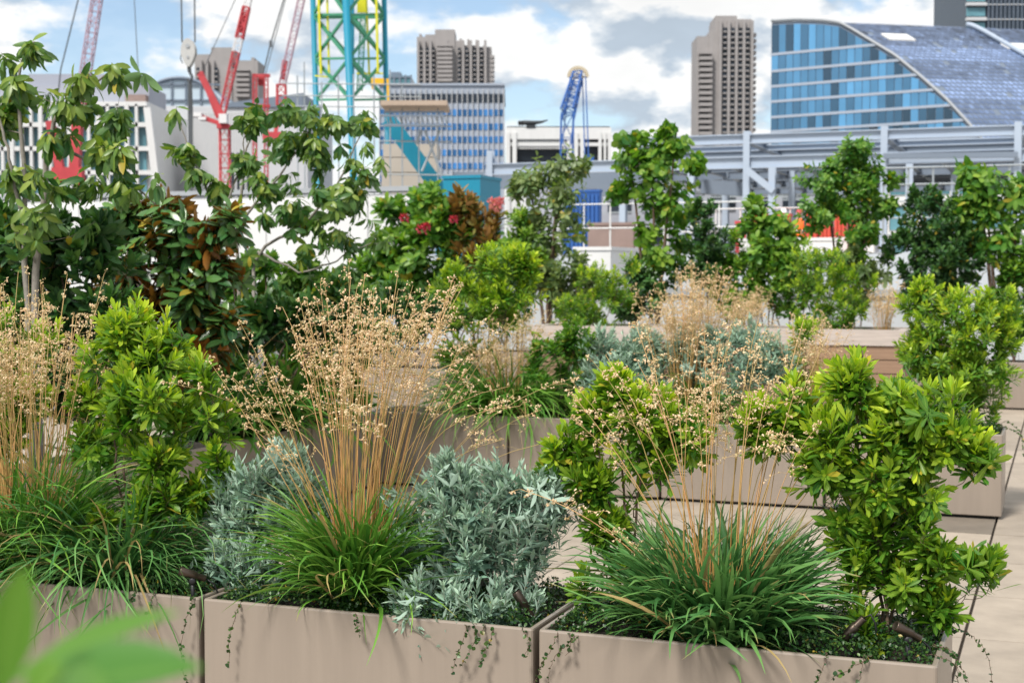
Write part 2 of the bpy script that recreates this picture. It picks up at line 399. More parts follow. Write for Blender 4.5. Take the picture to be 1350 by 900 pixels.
SEED = [100]
def shrub(name, label, cat, base, blobs, n, wood, leaf, trunks=None, group=None, depth_up=0.5, shell=0.55, SL=0.12, leafn=18, stem_r=0.012, tipf=None, jit=0.25, low=-0.45, cl=4, clr=0.20, wood_name='stem', leaf_name='foliage', sk=0.006, **kw):
    SEED[0] += 1; r = np.random.default_rng(SEED[0])
    root = thing(name, label, cat, base, 0, group)
    tips, dirs = sample_shoots(blobs, n, r, depth_up, shell, jit, low, cl, clr)
    sl = SL * r.uniform(0.75, 1.25, n)
    if trunks is None:
        cen = np.mean([b[0] for b in blobs], 0); trunks = []
        for i in range(3):
            top = blobs[i % len(blobs)][0]; b0 = np.asarray(base) + np.array([r.normal(0, .02), r.normal(0, .02), 0])
            trunks.append(([b0, b0 * .5 + top * .5 + np.array([r.normal(0, .02), r.normal(0, .02), -0.03]), top], [stem_r, stem_r * .75, stem_r * .4]))
    w = MB(); grow(w, trunks, tips, dirs, sl, r, k=sk); finish(w, wood_name, wood, root, True)
    f = MB(); tipt = None
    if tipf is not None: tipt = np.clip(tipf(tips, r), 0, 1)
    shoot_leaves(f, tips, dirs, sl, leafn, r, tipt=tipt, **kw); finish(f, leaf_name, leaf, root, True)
    return root

def grass(name, label, base, blades=500, blen=(0.35, 0.62), br=0.07, stems=70, sh=(0.95, 1.25), spread=0.20, lean=(0, 0), leafm=None, stemm=None, seedm=None,
          group=None, extra=(), bw=0.007, density=1.0, dry=0.06, nb=15, ns=6, ssize=1.0, tdroop=0.5, thick=1.0, out=1.0, elm=1.05, plo=0.66):
    SEED[0] += 1; r = np.random.default_rng(SEED[0]); base = np.asarray(base, float)
    root = thing(name, label, 'grass clump', base, 0, group)
    # blades: a fountain of arching strips
    N = blades; az = r.random(N) * 6.283; rr = br * np.sqrt(r.random(N)); p0 = np.stack([rr * np.cos(az), rr * np.sin(az), r.uniform(-0.02, 0.01, N)], 1)
    az2 = az + r.normal(0, 0.5, N); el = np.clip(r.normal(elm, 0.30, N), 0.25, 1.5); L = r.uniform(blen[0], blen[1], N)
    K = 9; t = np.linspace(0, 1, K)[None]; curve = r.uniform(0.7, 2.3, N)[:, None] * out
    ang = el[:, None] - curve * t ** 1.4; step = L[:, None] / (K - 1)
    hx = np.cumsum(np.cos(ang) * step, 1) - np.cos(ang[:, :1]) * step; hz = np.cumsum(np.sin(ang) * step, 1) - np.sin(ang[:, :1]) * step
    az3 = az2[:, None] + r.normal(0, 0.25, N)[:, None] * t ** 2
    ctr = p0[:, None] + np.stack([hx * np.cos(az3), hx * np.sin(az3), hz], -1)
    sd = np.stack([-np.sin(az3), np.cos(az3), np.zeros_like(az3)], -1); tw = r.normal(0, 0.5, N)[:, None] * (0.3 + t)
    nrm = np.stack([-np.sin(ang) * np.cos(az3), -np.sin(ang) * np.sin(az3), np.cos(ang)], -1)
    sd = sd * np.cos(tw)[..., None] + nrm * np.sin(tw)[..., None]
    w = (bw * r.uniform(0.6, 1.3, N))[:, None] * np.array([0.7, 0.9, 1, 1, 0.95, 0.85, 0.66, 0.4, 0.04])[None] * 0.5
    v = np.stack([ctr - sd * w[..., None] + nrm * (w * .35)[..., None], ctr, ctr + sd * w[..., None] + nrm * (w * .35)[..., None]], 2)
    i = np.arange(N)[:, None] * (K * 3); k = np.arange(K - 1)[None] * 3
    q = np.concatenate([np.stack([i + k + j, i + k + j + 1, i + k + 4 + j, i + k + 3 + j], -1).reshape(-1, 4) for j in (0, 1)])
    at_ = np.zeros((N, K, 3, 4)); at_[..., 0] = t[..., None]; at_[..., 1] = r.random(N)[:, None, None]
    isdry = (r.random(N) < dry)[:, None, None]; at_[..., 2] = np.where(isdry, 0.85, 0.9 * np.clip((t[..., None] - 0.9) * 10, 0, 1) * (r.random(N) < 0.35)[:, None, None])
    m = MB(); m.add(v.reshape(-1, 3), q, attr=at_.reshape(-1, 4)); m.obj('leaf_tuft', leafm, root, True)
    if not stems: return root
    # flowering stalks
    M = stems; a = r.random(M) * 6.283; r0 = br * 0.8 * np.sqrt(r.random(M)); ln = r.uniform(sh[0], sh[1], M)
    til = np.abs(r.normal(0, spread, M)); ta = a + r.normal(0, 0.4, M)
    dirx = np.sin(til) * np.cos(ta) + lean[0]; diry = np.sin(til) * np.sin(ta) + lean[1]
    b0 = np.stack([r0 * np.cos(a), r0 * np.sin(a), np.zeros(M)], 1)
    dv = np.stack([dirx, diry, np.ones(M)], 1)
    if len(extra):                           # stalks that lean far out: (dx, dy, length, droop)
        ex = np.array(extra, float); b0 = np.vstack([b0, r.normal(0, 0.02, (len(ex), 3)) * [1, 1, 0]]); dv = np.vstack([dv, np.c_[ex[:, :2], np.ones(len(ex))]]); ln = np.r_[ln, ex[:, 2]]
    M = len(ln); dv = nrmz(dv); drp = np.abs(r.normal(0, 0.10, M)) + 0.02 + 0.38 * (r.random(M) < 0.10)
    if len(extra): drp[-len(ex):] = ex[:, 3]
    K = 12; t = np.linspace(0, 1, K)[None]
    hor = dv * [1, 1, 0]; hl = nrmz(hor + r.normal(0, 0.05, (M, 3)) * [1, 1, 0])
    def stalk(tt): return b0[:, None] + dv[:, None] * (ln[:, None] * tt)[..., None] + (hl[:, None] * 0.8 - np.array([0, 0, 0.55])) * ((drp * ln)[:, None] * tt ** 3)[..., None]
    pts = stalk(t); rad = (0.0024 * thick * r.uniform(0.75, 1.2, M))[:, None] * np.linspace(1.0, 0.35, K)[None]
    sa = np.zeros((M, K, 4)); sa[..., 0] = t; rn = r.random(M); sa[..., 1] = rn[:, None]
    m = MB(); m.tubes(pts, rad, 3, attr=sa)
    # panicle: hair-thin branchlets with spikelets
    lo = plo; sp = lo + (1 - lo) * np.sort(r.random((M, nb)), 1) ** 0.9; sp[:, -1] = 1.0
    bp = stalk(sp); top = (sp - lo) / (1 - lo)
    bl = (0.105 * (1 - top * 0.72)) * r.uniform(0.5, 1.25, (M, nb)) * ssize; ba = r.random((M, nb)) * 6.283
    be = r.normal(0.62, 0.35, (M, nb)); sdr = r.uniform(0.2, 1.0, (M, nb)) * tdroop * 2
    u = np.linspace(0, 1, 5)[None, None]; Lb = bl[..., None]
    hxy = Lb * np.cos(be)[..., None] * u; hzz = Lb * (np.sin(be)[..., None] * u - sdr[..., None] * u * u * 0.6)
    br_ = bp[:, :, None] + np.stack([hxy * np.cos(ba)[..., None], hxy * np.sin(ba)[..., None], hzz], -1)     # M,nb,5,3
    ba_ = np.zeros((M * nb, 5, 4)); ba_[..., 0] = 1.0; ba_[..., 1] = np.repeat(rn, nb)[:, None]
    m.tubes(br_.reshape(-1, 5, 3), np.full((M * nb, 5), 0.00038 * thick), 3, attr=ba_)
    m.obj('stalk', stemm, root, True)
    us = 1 - 0.65 * r.random((M, nb, ns)) ** 1.5; i0 = np.minimum((us * 4).astype(int), 3); fr = us * 4 - i0
    mi_, bi_ = np.meshgrid(np.arange(M), np.arange(nb), indexing='ij')
    c = br_[mi_[..., None], bi_[..., None], i0] * (1 - fr[..., None]) + br_[mi_[..., None], bi_[..., None], i0 + 1] * fr[..., None]
    c = c.reshape(-1, 3) + r.normal(0, 0.004, (M * nb * ns, 3)); keep = r.random(len(c)) < 0.86 * density; c = c[keep]; Q = len(c)
    d = nrmz(r.normal(0, 0.6, (Q, 3)) + np.array([0, 0, -0.5])); A = nrmz(np.cross(d, r.normal(0, 1, (Q, 3)))); B = np.cross(d, A)
    sl = r.uniform(0.0050, 0.0092, Q)[:, None] * ssize ** .5; sw = sl * r.uniform(0.40, 0.62, (Q, 1))
    vv = np.stack([c - d * sl * .4, c + A * sw, c + B * sw * .7, c - A * sw, c - B * sw * .7, c + d * sl], 1)
    o = np.arange(Q)[:, None, None] * 6; tt = o + np.array([[0, 2, 1], [0, 3, 2], [0, 4, 3], [0, 1, 4], [5, 1, 2], [5, 2, 3], [5, 3, 4], [5, 4, 1]])[None]
    sa = np.zeros((Q, 6, 4)); sa[..., 0] = r.random(Q)[:, None]; sa[..., 1] = r.random(Q)[:, None]
    h = MB(); h.add(vv.reshape(-1, 3), t=tt.reshape(-1, 3), attr=sa.reshape(-1, 4)); h.obj('seed_head', seedm, root, False)
    return root

def groundcover(root_label, a0, a1, b0, b1, n, leafm, stemm, strands=(), zb=0.545, group=None, lsz=0.011):
    """low mat of tiny round leaves over the soil and the strands that trail over the rim"""
    SEED[0] += 1; r = np.random.default_rng(SEED[0])
    root = bpy.data.objects.new('creeping_groundcover', None)
    m = MB(); a = r.uniform(a0, a1, n); b = r.uniform(b0, b1, n)
    edge = np.minimum(np.minimum(a - a0, a1 - a), np.minimum(b - b0, b1 - b))
    h = 0.03 + 0.025 * (np.sin(a * 9 + 1) * np.cos(b * 13) * .5 + .5) + r.random(n) ** 1.5 * 0.05
    p = O + np.outer(a, E1) + np.outer(b, E2); p[:, 2] = zb + h * np.clip(edge / 0.05 + 0.35, 0, 1)
    d = nrmz(r.normal(0, 1, (n, 3)) + [0, 0, 0.3]); nn = nrmz(r.normal(0, .6, (n, 3)) + [0, 0, 1.0]); L = r.uniform(0.7, 1.3, n) * lsz
    leaves(m, p, d, nn, L, L * 0.85, 0.3, [0.2, 1.0, 0.2], r.random(n) ** 3, r.random(n), r, 0.2)
    for st in strands:                      # (world points, leaf size)
        pts = np.asarray(st[0], float); ls = st[1] if len(st) > 1 else 0.011
        t = np.linspace(0, len(pts) - 1, 26); pi = np.stack([np.interp(t, np.arange(len(pts)), pts[:, j]) for j in range(3)], 1)
        ker = np.array([.25, .5, .25])
        for _ in range(3):
            for j in range(3): pi[1:-1, j] = np.convolve(pi[:, j], ker, 'valid')
        pi[1:] += r.normal(0, 0.0022, (25, 3)); m.tube(pi, np.linspace(0.0014, 0.0008, 26), 4, mi=1, cap=False)
        seg = np.linalg.norm(np.diff(pi, axis=0), axis=1).sum(); k = max(6, int(seg / 0.0085)); u = np.sort(r.random(k)) * 25
        c = np.stack([np.interp(u, np.arange(26), pi[:, j]) for j in range(3)], 1); dd = nrmz(r.normal(0, 1, (k, 3)) + [0, 0, -0.2]); L = ls * r.uniform(0.5, 1.25, k)
        leaves(m, c, dd, nrmz(r.normal(0, .7, (k, 3)) + [0, -0.6, 0.6]), L, L * 0.95, 0.3, [0.25, 1.0, 0.9, 0.2], r.random(k) * .6, r.random(k), r, 0.2)
    bpy.data.objects.remove(root)
    o = m.obj('creeping_groundcover', [leafm, stemm], None, True)
    return tag(o, root_label, 'ground cover', group, 'stuff')
# ------------------------------------------------------------------ material library
mat('paint_taupe', (0.285, 0.238, 0.196), 0.33, 0.0, 0.5, noise=0.13, nscale=2.2, stretch=(8, 8, 0.6), bump=0.02, bscale=220)
mat('plinth_dark', (0.03, 0.03, 0.03), 0.8)  # recessed base coloured near-black for the shadow gap under the planter
mat('soil', (0.030, 0.021, 0.015), 0.95, noise=0.5, nscale=30, bump=0.6, bscale=70)
mat('slab', (0.345, 0.293, 0.235), 0.75, spec=0.3, noise=0.34, nscale=4.0, ndet=10, bump=0.14, bscale=160, tone=0.22)
mat('joint', (0.13, 0.11, 0.09), 0.95, noise=0.4, nscale=30)
mat('roof_white', (0.62, 0.62, 0.61), 0.6, noise=0.16, nscale=1.2, stretch=(3, 3, .6))
mat('coping_grey', (0.36, 0.38, 0.40), 0.5, noise=0.12, nscale=2)
mat('parapet_pale', (0.52, 0.55, 0.58), 0.6, noise=0.10, nscale=1.5)
mat('rail_dark', (0.05, 0.055, 0.06), 0.4, 0.4)
mat('rail_steel', (0.62, 0.64, 0.66), 0.35, 0.6)
mat('timber_cap', (0.46, 0.40, 0.36), 0.7, noise=0.35, nscale=3, stretch=(1.0, 14, 14), bump=0.15, bscale=20)
mat('timber_brown', (0.27, 0.17, 0.11), 0.7, noise=0.35, nscale=3, stretch=(1.0, 14, 14), bump=0.15, bscale=20)
mat('white_clad', (0.70, 0.70, 0.69), 0.55, noise=0.12, nscale=0.5, stretch=(2, 2, .5))
mat('grey_clad', (0.34, 0.36, 0.42), 0.55, noise=0.08, nscale=0.2)
mat('pale_clad', (0.55, 0.56, 0.58), 0.5, noise=0.06, nscale=0.15)
mat('office_clad', (0.36, 0.41, 0.49), 0.45, noise=0.05, nscale=0.2)
mat('concrete', (0.33, 0.31, 0.305), 0.9, noise=0.22, nscale=0.15, ndet=8)
mat('concrete_dark', (0.17, 0.155, 0.145), 0.9, noise=0.2, nscale=0.2)
mat('concrete_pale', (0.42, 0.38, 0.33), 0.85, noise=0.2, nscale=0.3)
mat('glass_dark', (0.022, 0.030, 0.042), 0.25, spec=0.25, obj_rand=0.5, noise=0.3, nscale=0.2)
mat('glass_teal', (0.085, 0.19, 0.225), 0.2, spec=0.4, obj_rand=0.6, noise=0.4, nscale=0.3)
mat('glass_blue', (0.045, 0.18, 0.43), 0.25, spec=0.3, tone=0.40)
mat('glass_curtain', (0.060, 0.190, 0.34), 0.12, spec=0.7, tone=0.9, noise=0.3, nscale=0.12)
mat('roof_panel', (0.21, 0.29, 0.48), 0.3, 0.3, 0.7, noise=0.25, nscale=0.06, tone=0.65)
mat('steel_pale', (0.37, 0.44, 0.54), 0.5, noise=0.08, nscale=0.3)
mat('steel_mid', (0.17, 0.21, 0.27), 0.5, noise=0.12, nscale=0.3)
mat('crane_red', (0.50, 0.055, 0.065), 0.6, noise=0.3, nscale=0.9)  # red muted toward pink, distance haze mixed into the colour
mat('crane_white', (0.75, 0.75, 0.75), 0.5)
mat('crane_pink', (0.42, 0.27, 0.33), 0.5)
mat('crane_blue', (0.02, 0.095, 0.33), 0.5)
mat('turquoise', (0.005, 0.22, 0.34), 0.45, noise=0.08, nscale=0.4)
mat('mast_yellow', (0.66, 0.64, 0.02), 0.5)
mat('mast_green', (0.05, 0.26, 0.15), 0.5)
mat('amber', (0.75, 0.42, 0.01), 0.5)
mat('scaffold_steel', (0.36, 0.40, 0.43), 0.45, 0.5)
mat('scaffold_plank', (0.42, 0.33, 0.26), 0.8, noise=0.2, nscale=1)
mat('cable', (0.10, 0.11, 0.12), 0.5)
mat('hook_grey', (0.48, 0.48, 0.47), 0.5, noise=0.12, nscale=2)
mat('barrier_red', (0.60, 0.075, 0.045), 0.6, noise=0.2, nscale=2)
mat('hivis_yellow', (0.55, 0.85, 0.05), 0.7)
mat('hivis_orange', (0.90, 0.16, 0.02), 0.7)
mat('cloth_navy', (0.03, 0.04, 0.07), 0.85)
mat('skin', (0.45, 0.26, 0.18), 0.55)
mat('helmet_white', (0.8, 0.8, 0.8), 0.35)
mat('city_ground', (0.12, 0.12, 0.12), 0.9, noise=0.2, nscale=0.05)
mat('lamp_bronze', (0.10, 0.075, 0.06), 0.35, 0.8, noise=0.15, nscale=30)
mat('lamp_black', (0.012, 0.012, 0.014), 0.45)
mat('brick_site', (0.26, 0.19, 0.17), 0.85, noise=0.3, nscale=1.5)
M = MATS

# ------------------------------------------------------------------ the setting: ground, terrace
s = MB(); s.add([[-5000, -3000, -25], [5000, -3000, -25], [5000, 6000, -25], [-5000, 6000, -25]], [[0, 1, 2, 3]]); o = s.obj('city_ground', M['city_ground']); o['kind'] = 'structure'
ROW = np.array([E1, E2, E3]); RZ = -TH
s = MB(); s.box(RC(1.5, 5.6, -12.55), (14.5, 14.6, 12.4), ROW); o = s.obj('terrace_building_mass', M['parapet_pale']); o['kind'] = 'structure'
s = MB(); q = [RC(-12, -8.6, -0.03), RC(15, -8.6, -0.03), RC(15, 19.6, -0.03), RC(-12, 19.6, -0.03)]; s.add(q, [[0, 1, 2, 3]]); o = s.obj('paving_bed', M['joint']); o['kind'] = 'structure'
aj, _ = ab(G(1300, 735)); _, bj = ab(G(1310, 786)); SW, SLn = 0.578, 0.96
s = MB(); r0 = np.random.default_rng(3)
na0 = int(math.floor((-12 - aj) / SW)); na1 = int(math.ceil((15 - aj) / SW)); nb0 = int(math.floor((-8 - bj) / SLn)); nb1 = int(math.ceil((19.4 - bj) / SLn))
dsa, dsb = ab(G(1265, 698))
for i in range(na0, na1):
    for j in range(nb0, nb1):
        a0 = aj + i * SW; b0 = bj + j * SLn
        g = 0.0045; gl = 0.008 if i == 0 else g; gr = 0.008 if i == -1 else g
        tone = 0.5 + r0.normal(0, 0.16)
        if a0 <= dsa <= a0 + SW and b0 <= dsb <= b0 + SLn: tone = -0.55      # one darker brown slab
        h = r0.normal(0, 0.0006)
        s.box(RC(a0 + (SW + gl - gr) / 2, b0 + SLn / 2, -0.02 + h), ((SW - gl - gr) / 2, SLn / 2 - g, 0.02), ROW, attr=[np.clip(tone, -0.6, 1), r0.random(), 0, 0])
o = s.obj('paving', M['slab']); o['kind'] = 'structure'

def rrect(x0, x1, y0, y1, r, z, n=4):
    out = []
    for cx, cy, a0 in ((x1 - r, y0 + r, -90), (x1 - r, y1 - r, 0), (x0 + r, y1 - r, 90), (x0 + r, y0 + r, 180)):
        for k in range(n):
            a = R(a0 + 90 * k / (n - 1)); out.append([cx + r * math.cos(a), cy + r * math.sin(a), z])
    return out
def make_planter(name, label, L=1.2, D=0.6, H=PH, group='taupe metal planters on the terrace'):
    root = thing(name, label, 'planter', (0, 0, 0), RZ, group); x = L / 2
    m = MB(); rg = lambda i, r, z: rrect(-x + i, x - i, i, D - i, r, z)
    m.loops([rg(0.004, .010, .022), rg(0, .012, .027), rg(0, .012, H - .006), rg(.002, .011, H - .001), rg(.005, .010, H), rg(.014, .006, H), rg(.017, .004, H - .003), rg(.018, .004, H - .17)])
    m.obj('body', M['paint_taupe'], root, False)
    m = MB(); m.loops([rrect(-x + .05, x - .05, .05, D - .05, .005, 0), rrect(-x + .05, x - .05, .05, D - .05, .005, .03)]); m.obj('plinth', M['plinth_dark'], root)
    m = MB(); nx, ny = 40, 20; gx = np.linspace(-x + .02, x - .02, nx); gy = np.linspace(.02, D - .02, ny); X, Y = np.meshgrid(gx, gy); rr = np.random.default_rng(5)
    Z = H - .055 + .012 * np.sin(X * 17) * np.cos(Y * 21) + rr.normal(0, .004, X.shape)
    i = (np.arange(ny - 1)[:, None] * nx + np.arange(nx - 1)[None]).reshape(-1, 1); m.add(np.stack([X, Y, Z], -1), np.hstack([i, i + 1, i + nx + 1, i + nx])); m.obj('soil', M['soil'], root, True)
    return root
GAP = 0.018
FRONT = []
def front_a(i): return -(i * (1.2 + GAP)) - 0.6
pl = make_planter('planter', 'taupe metal planter at the open right end of the front row, beside the paving')
pl.location = tuple(RC(front_a(0), 0, 0)); FRONT.append(pl)
GP = 'taupe metal planters on the terrace'
FL = ['taupe metal planter in the front row holding two silver grey bushes', 'front row taupe metal planter under the left lime bush and the dense tan grass',
      'taupe metal planter continuing the front row beyond the left edge of the view']
for i in range(3): FRONT.append(dup(pl, RC(front_a(i + 1), 0, 0), RZ, FL[i], GP))
_, B2 = ab(G(1322, 573, PH)); A2, _ = ab(G(1322, 573, PH))
R2L = ['taupe metal planter at the right end of the second row', 'taupe metal planter of the second row seen behind the front right bush',
       'taupe metal planter of the second row under the silver grey bush', 'second row taupe metal planter nearest the left arm, holding tan grass with dark leaves']
for i in range(4): dup(pl, RC(A2 - 0.6 - i * (1.2 + GAP), B2, 0), RZ, R2L[i], GP)
AL = -4.80                                   # right side of the left arm
LL_ = ['left arm taupe metal planter at the foot of the tall tree', 'taupe metal planter in the left arm under the dark rusty backed magnolia',
       'taupe metal planter in the left arm under the slender whorled tree', 'taupe metal planter in the left arm at the corner with the second row']
for i in range(4): dup(pl, RC(AL, 1.5 + 0.6 + i * (1.2 + GAP), 0), RZ + math.pi / 2, LL_[i], GP)
B3 = 14.9
R3L = ['taupe metal planter in the back row under the rightmost sapling', 'taupe metal planter in the back row under the very dark bush', 'taupe metal planter in the back row under the round crowned sapling',
       'taupe metal planter in the back row under the small light green shrub', 'taupe metal planter in the back row under the sapling with big pale leaves', 'taupe metal planter in the back row behind the timber capped bed',
       'taupe metal planter in the back row under the olive green sapling', 'taupe metal planter in the back row under the pink flowered shrub', 'taupe metal planter in the back row under the shrub with red berries']
a3, _ = ab(at(1322, 500, B3))
R3 = [a3 + 0.6 + 0.0 - i * (1.2 + GAP) for i in range(9)]
for i in range(9): dup(pl, RC(R3[i], B3, 0), RZ, R3L[i], GP)
a4, _ = ab(at(525, 500, 11.2)); dup(pl, RC(a4, 11.2, 0), RZ, 'shaded taupe metal planter standing alone behind the second row', GP)
dup(pl, RC(-0.95, -3.60, 0), RZ, 'taupe metal planter right beside the camera, holding the blurred near plant', GP)

# timber-capped raised bed
bA0, _ = ab(at(700, 440, 11.8)); bA1, _ = ab(at(1192, 440, 11.8)); bz0 = at(945, 452, 11.8)[2]; bz1 = at(945, 432, 11.8)[2]
root = thing('raised_bed', 'long brown timber raised bed with a pale weathered cap board, behind the second row', 'raised bed', RC((bA0 + bA1) / 2, 11.8, 0), RZ); hl = (bA1 - bA0) / 2
m = MB()
for k in range(int(bz0 / .15)):
    m.box((0, .03, .02 + .15 * k + .072), (hl, .028, .070)); m.box((0, .92, .02 + .15 * k + .072), (hl, .028, .070))
for sx in (-1, 1): m.box((sx * (hl - .03), .475, bz0 / 2), (.028, .41, bz0 / 2 - .004))
m.obj('cladding', M['timber_brown'], root)
m = MB()
for y in (.03, .92): m.box((0, y, (bz0 + bz1) / 2), (hl + .02, .05, (bz1 - bz0) / 2))
for sx in (-1, 1): m.box((sx * (hl - .03), .475, (bz0 + bz1) / 2 - .003), (.05, .393, (bz1 - bz0) / 2))
m.obj('cap_board', M['timber_cap'], root)
m = MB(); m.box((0, .475, bz0 - .06), (hl - .06, .41, .04)); m.obj('soil', M['soil'], root)
BEDZ = bz0 - .02

# parapets of the terrace and the balustrade on the far one
BP = 18.2; pz = at(1200, 383, BP)[2]
root = thing('parapet_wall', 'pale grey parapet wall with darker coping along the far edge of the terrace', 'wall', RC(2.5, BP, 0), RZ)
m = MB()
for k in range(21): m.box((-13.0 + 1.2 * k + .0, .12, pz / 2 - .05), (.594, .12, pz / 2 - .05))
m.obj('wall_panel', M['parapet_pale'], root)
m = MB(); m.box((-.9, .12, pz - .04), (12.6, .17, .055)); m.obj('coping', M['coping_grey'], root)
rz_ = at(1200, 341, BP)[2]
root = thing('balustrade', 'glass balustrade with a slim steel handrail on the far parapet', 'railing', RC(5.9, BP + .12, pz + .016), RZ)
m = MB(); m.box((0, 0, rz_ - pz - .016), (7.4, .035, .022)); m.obj('handrail', M['rail_steel'], root)
m = MB(); m.box((0, 0, rz_ - pz - .058), (7.4, .022, .018)); m.obj('lower_rail', M['rail_dark'], root)
m = MB(); m.box((0, 0, (rz_ - pz) / 2 - .03), (.018, .022, (rz_ - pz) / 2 - .046)); pme = m.mesh('post', M['rail_dark'])
many('post', pme, root, [(-7.2 + 1.8 * k, 0, 0) for k in range(9)])
root = thing('side_parapet', 'white side parapet topped by a dark rail, behind the left arm of planters', 'wall', RC(-11.2, 8.0, 0), RZ); pz2 = 1.22
m = MB(); m.box((0, 0, pz2 / 2), (.12, 10.0, pz2 / 2)); m.obj('wall_panel', M['roof_white'], root)
m = MB(); m.box((0, 0, pz2 + .03), (.16, 10.0, .03)); m.obj('coping', M['coping_grey'], root)
m = MB(); m.box((0, 0, pz2 + .135), (.03, 10.0, .022)); m.obj('handrail', M['rail_dark'], root)
m = MB(); m.box((0, 0, pz2 + .0865), (.015, .015, .0265)); pme = m.mesh('post', M['rail_dark'])
many('post', pme, root, [(0, -9.5 + 1.9 * k, 0) for k in range(11)])

# ------------------------------------------------------------------ city helpers
def facade(name, label, cat, px0, px1, pytop, d, depth, wall, pybot=None, group=None, zb=-25.0):
    """a block facing the camera: root at its front left foot; returns root, width, height"""
    p0 = P(px0, pytop, d); p1 = P(px1, pytop, d)
    root = thing(name, label, cat, (p0[0], d, zb), 0, group); w = p1[0] - p0[0]; h = p0[2] - zb
    if wall is not None:
        m = MB(); m.box((w / 2, depth / 2, h / 2), (w / 2, depth / 2, h / 2)); m.obj('wall', wall, root)
    return root, w, h
def zl(root, py, d, px=675): return P(px, py, d)[2] - root.location.z
def xl(root, px, d, py=200): return P(px, py, d)[0] - root.location.x
def boxmesh(name, h, m, c=(0, 0, 0)):
    b = MB(); b.box(c, h); return b.mesh(name, m)
def lattice(m, p, q, w0, w1, n, rod, brace, mi=0, mib=0, up=(0, 0, 1)):
    """four-chord lattice boom from p to q, w0 -> w1 wide"""
    p = np.asarray(p, float); q = np.asarray(q, float); d = q - p; d /= np.linalg.norm(d); u = np.asarray(up, float)
    if abs(d @ u) > .95: u = np.array([0, 1.0, 0])
    sx = np.cross(d, u); sx /= np.linalg.norm(sx); sz = np.cross(sx, d); cs = [(-1, -1), (1, -1), (1, 1), (-1, 1)]
    def pt(t, c): w = (w0 + (w1 - w0) * t) / 2; return p + (q - p) * t + sx * c[0] * w + sz * c[1] * w
    for c in cs: m.bar(pt(0, c), pt(1, c), rod, mi=mi)
    for k in range(n):
        t0, t1 = k / n, (k + 1) / n
        for f in range(4):
            ca, cb = cs[f], cs[(f + 1) % 4]
            if k % 2: ca, cb = cb, ca
            m.bar(pt(t0, ca), pt(t1, cb), brace, mi=mib); m.bar(pt(t1, cs[f]), pt(t1, cs[(f + 1) % 4]), brace, mi=mib)
    return m

# --- white gridded office, left
d = 200.0; root, w, h = facade('office_building', 'white office building with a grid of square windows, behind the trees at the left', 'building', -60, 193, 133, d, 25, None)
m = MB(); xs = [xl(root, px, d) for px in np.arange(-60, 194, 12.65)]; zsn = [133, 164.5, 196, 227.5, 258.5, 289, 320, 350]; zs = [zl(root, y, d) for y in zsn]
def lean(z): return max(0.0, (h - z)) * 0.105
m.box((w / 2, 13, h / 2), (w / 2, 12, h / 2 - .05))
for k, z in enumerate(zs): m.box((w / 2 + lean(z) / 2, .45, z - .42 if k == 0 else z), (w / 2 + lean(z) / 2, .55, .30))
for x in xs[:-1]: m.box((x, .40, h / 2 - .2), (.19, .5, h / 2 - .25))
for x in xs[:-1:3]: m.box((x, .30, h / 2 - .2), (.27, .5, h / 2 - .3))
zt = h - .9; v = [[w - .4, -.15, zt], [w + .55, -.15, zt], [w + .55, 1, zt], [w - .4, 1, zt]]; lb = lean(0); m.loops([[[x[0] + lb - .0, x[1], 0] for x in v], v], capb=True, capt=True)
m.obj('wall', M['white_clad'], root)
zh = (zs[1] - zs[2]); me = boxmesh('window', ((xs[1] - xs[0]) / 2 - .15, .1, zh / 2 - .28), M['glass_teal'])
pl_ = [((xs[i] + xs[i + 1]) / 2, .75, (zs[k] + zs[k + 1]) / 2) for k in range(5) for i in range(len(xs) - 1)]
many('window', me, root, pl_[:100])
m = MB(); x0_, x1_ = xl(root, -60, d), xl(root, 190, d); m.box(((x0_ + x1_) / 2, 8, h + 1.2), ((x1_ - x0_) / 2, 5, 1.25)); m.box((xl(root, 95, d), 9, h + 3.3), (7.5, 4, 1.0)); m.obj('roof_plant_room', M['grey_clad'], root)
m = MB(); m.box((xl(root, 176, d), 2.5, h + .5), (1.4, 1.2, .5)); m.obj('brick_plant_room', M['brick_site'], root)

# --- arched glass roof
d = 330.0; pa, pb = P(178, 150, d), P(294, 150, d); zt = P(232, 103, d)[2]; root = thing('station_roof', 'arched glass roof with thin steel ribs behind the hanging crane hook', 'building', (pa[0], d, -25), 0)
W_ = pb[0] - pa[0]; zb = pa[2] + 25; za = zt + 25; an = np.linspace(0, math.pi, 25)
arc = lambda y, k=1.0: [[W_ / 2 - W_ / 2 * k * math.cos(a), y, zb - 3 + (za - zb + 3) * k * math.sin(a) ** .8] for a in an]
m = MB(); m.loops([arc(.3), arc(40)], closed=False); A_ = arc(.3); m.loops([A_, [[p[0], .3, 0] for p in A_]], closed=False); m.obj('glazing', MATS.get('glass_pale') or mat('glass_pale', (0.50, 0.60, 0.68), 0.2, spec=0.6, noise=0.1, nscale=.1), root)
m = MB()
for y in (0, 14, 28): m.tube(arc(y), .45, 6)
for k in (.25, .42, .58, .75): m.bar((W_ * k, 0, 0), (W_ * k, 0, arc(0)[int(24 * math.acos(1 - 2 * k) / math.pi)][2]), .35)
for z in (zb - 2, zb + 3, zb + 6.5): m.bar((W_ * .03, .0, z), (W_ * .97, .0, z), .35)
m.obj('rib', M['steel_mid'], root)

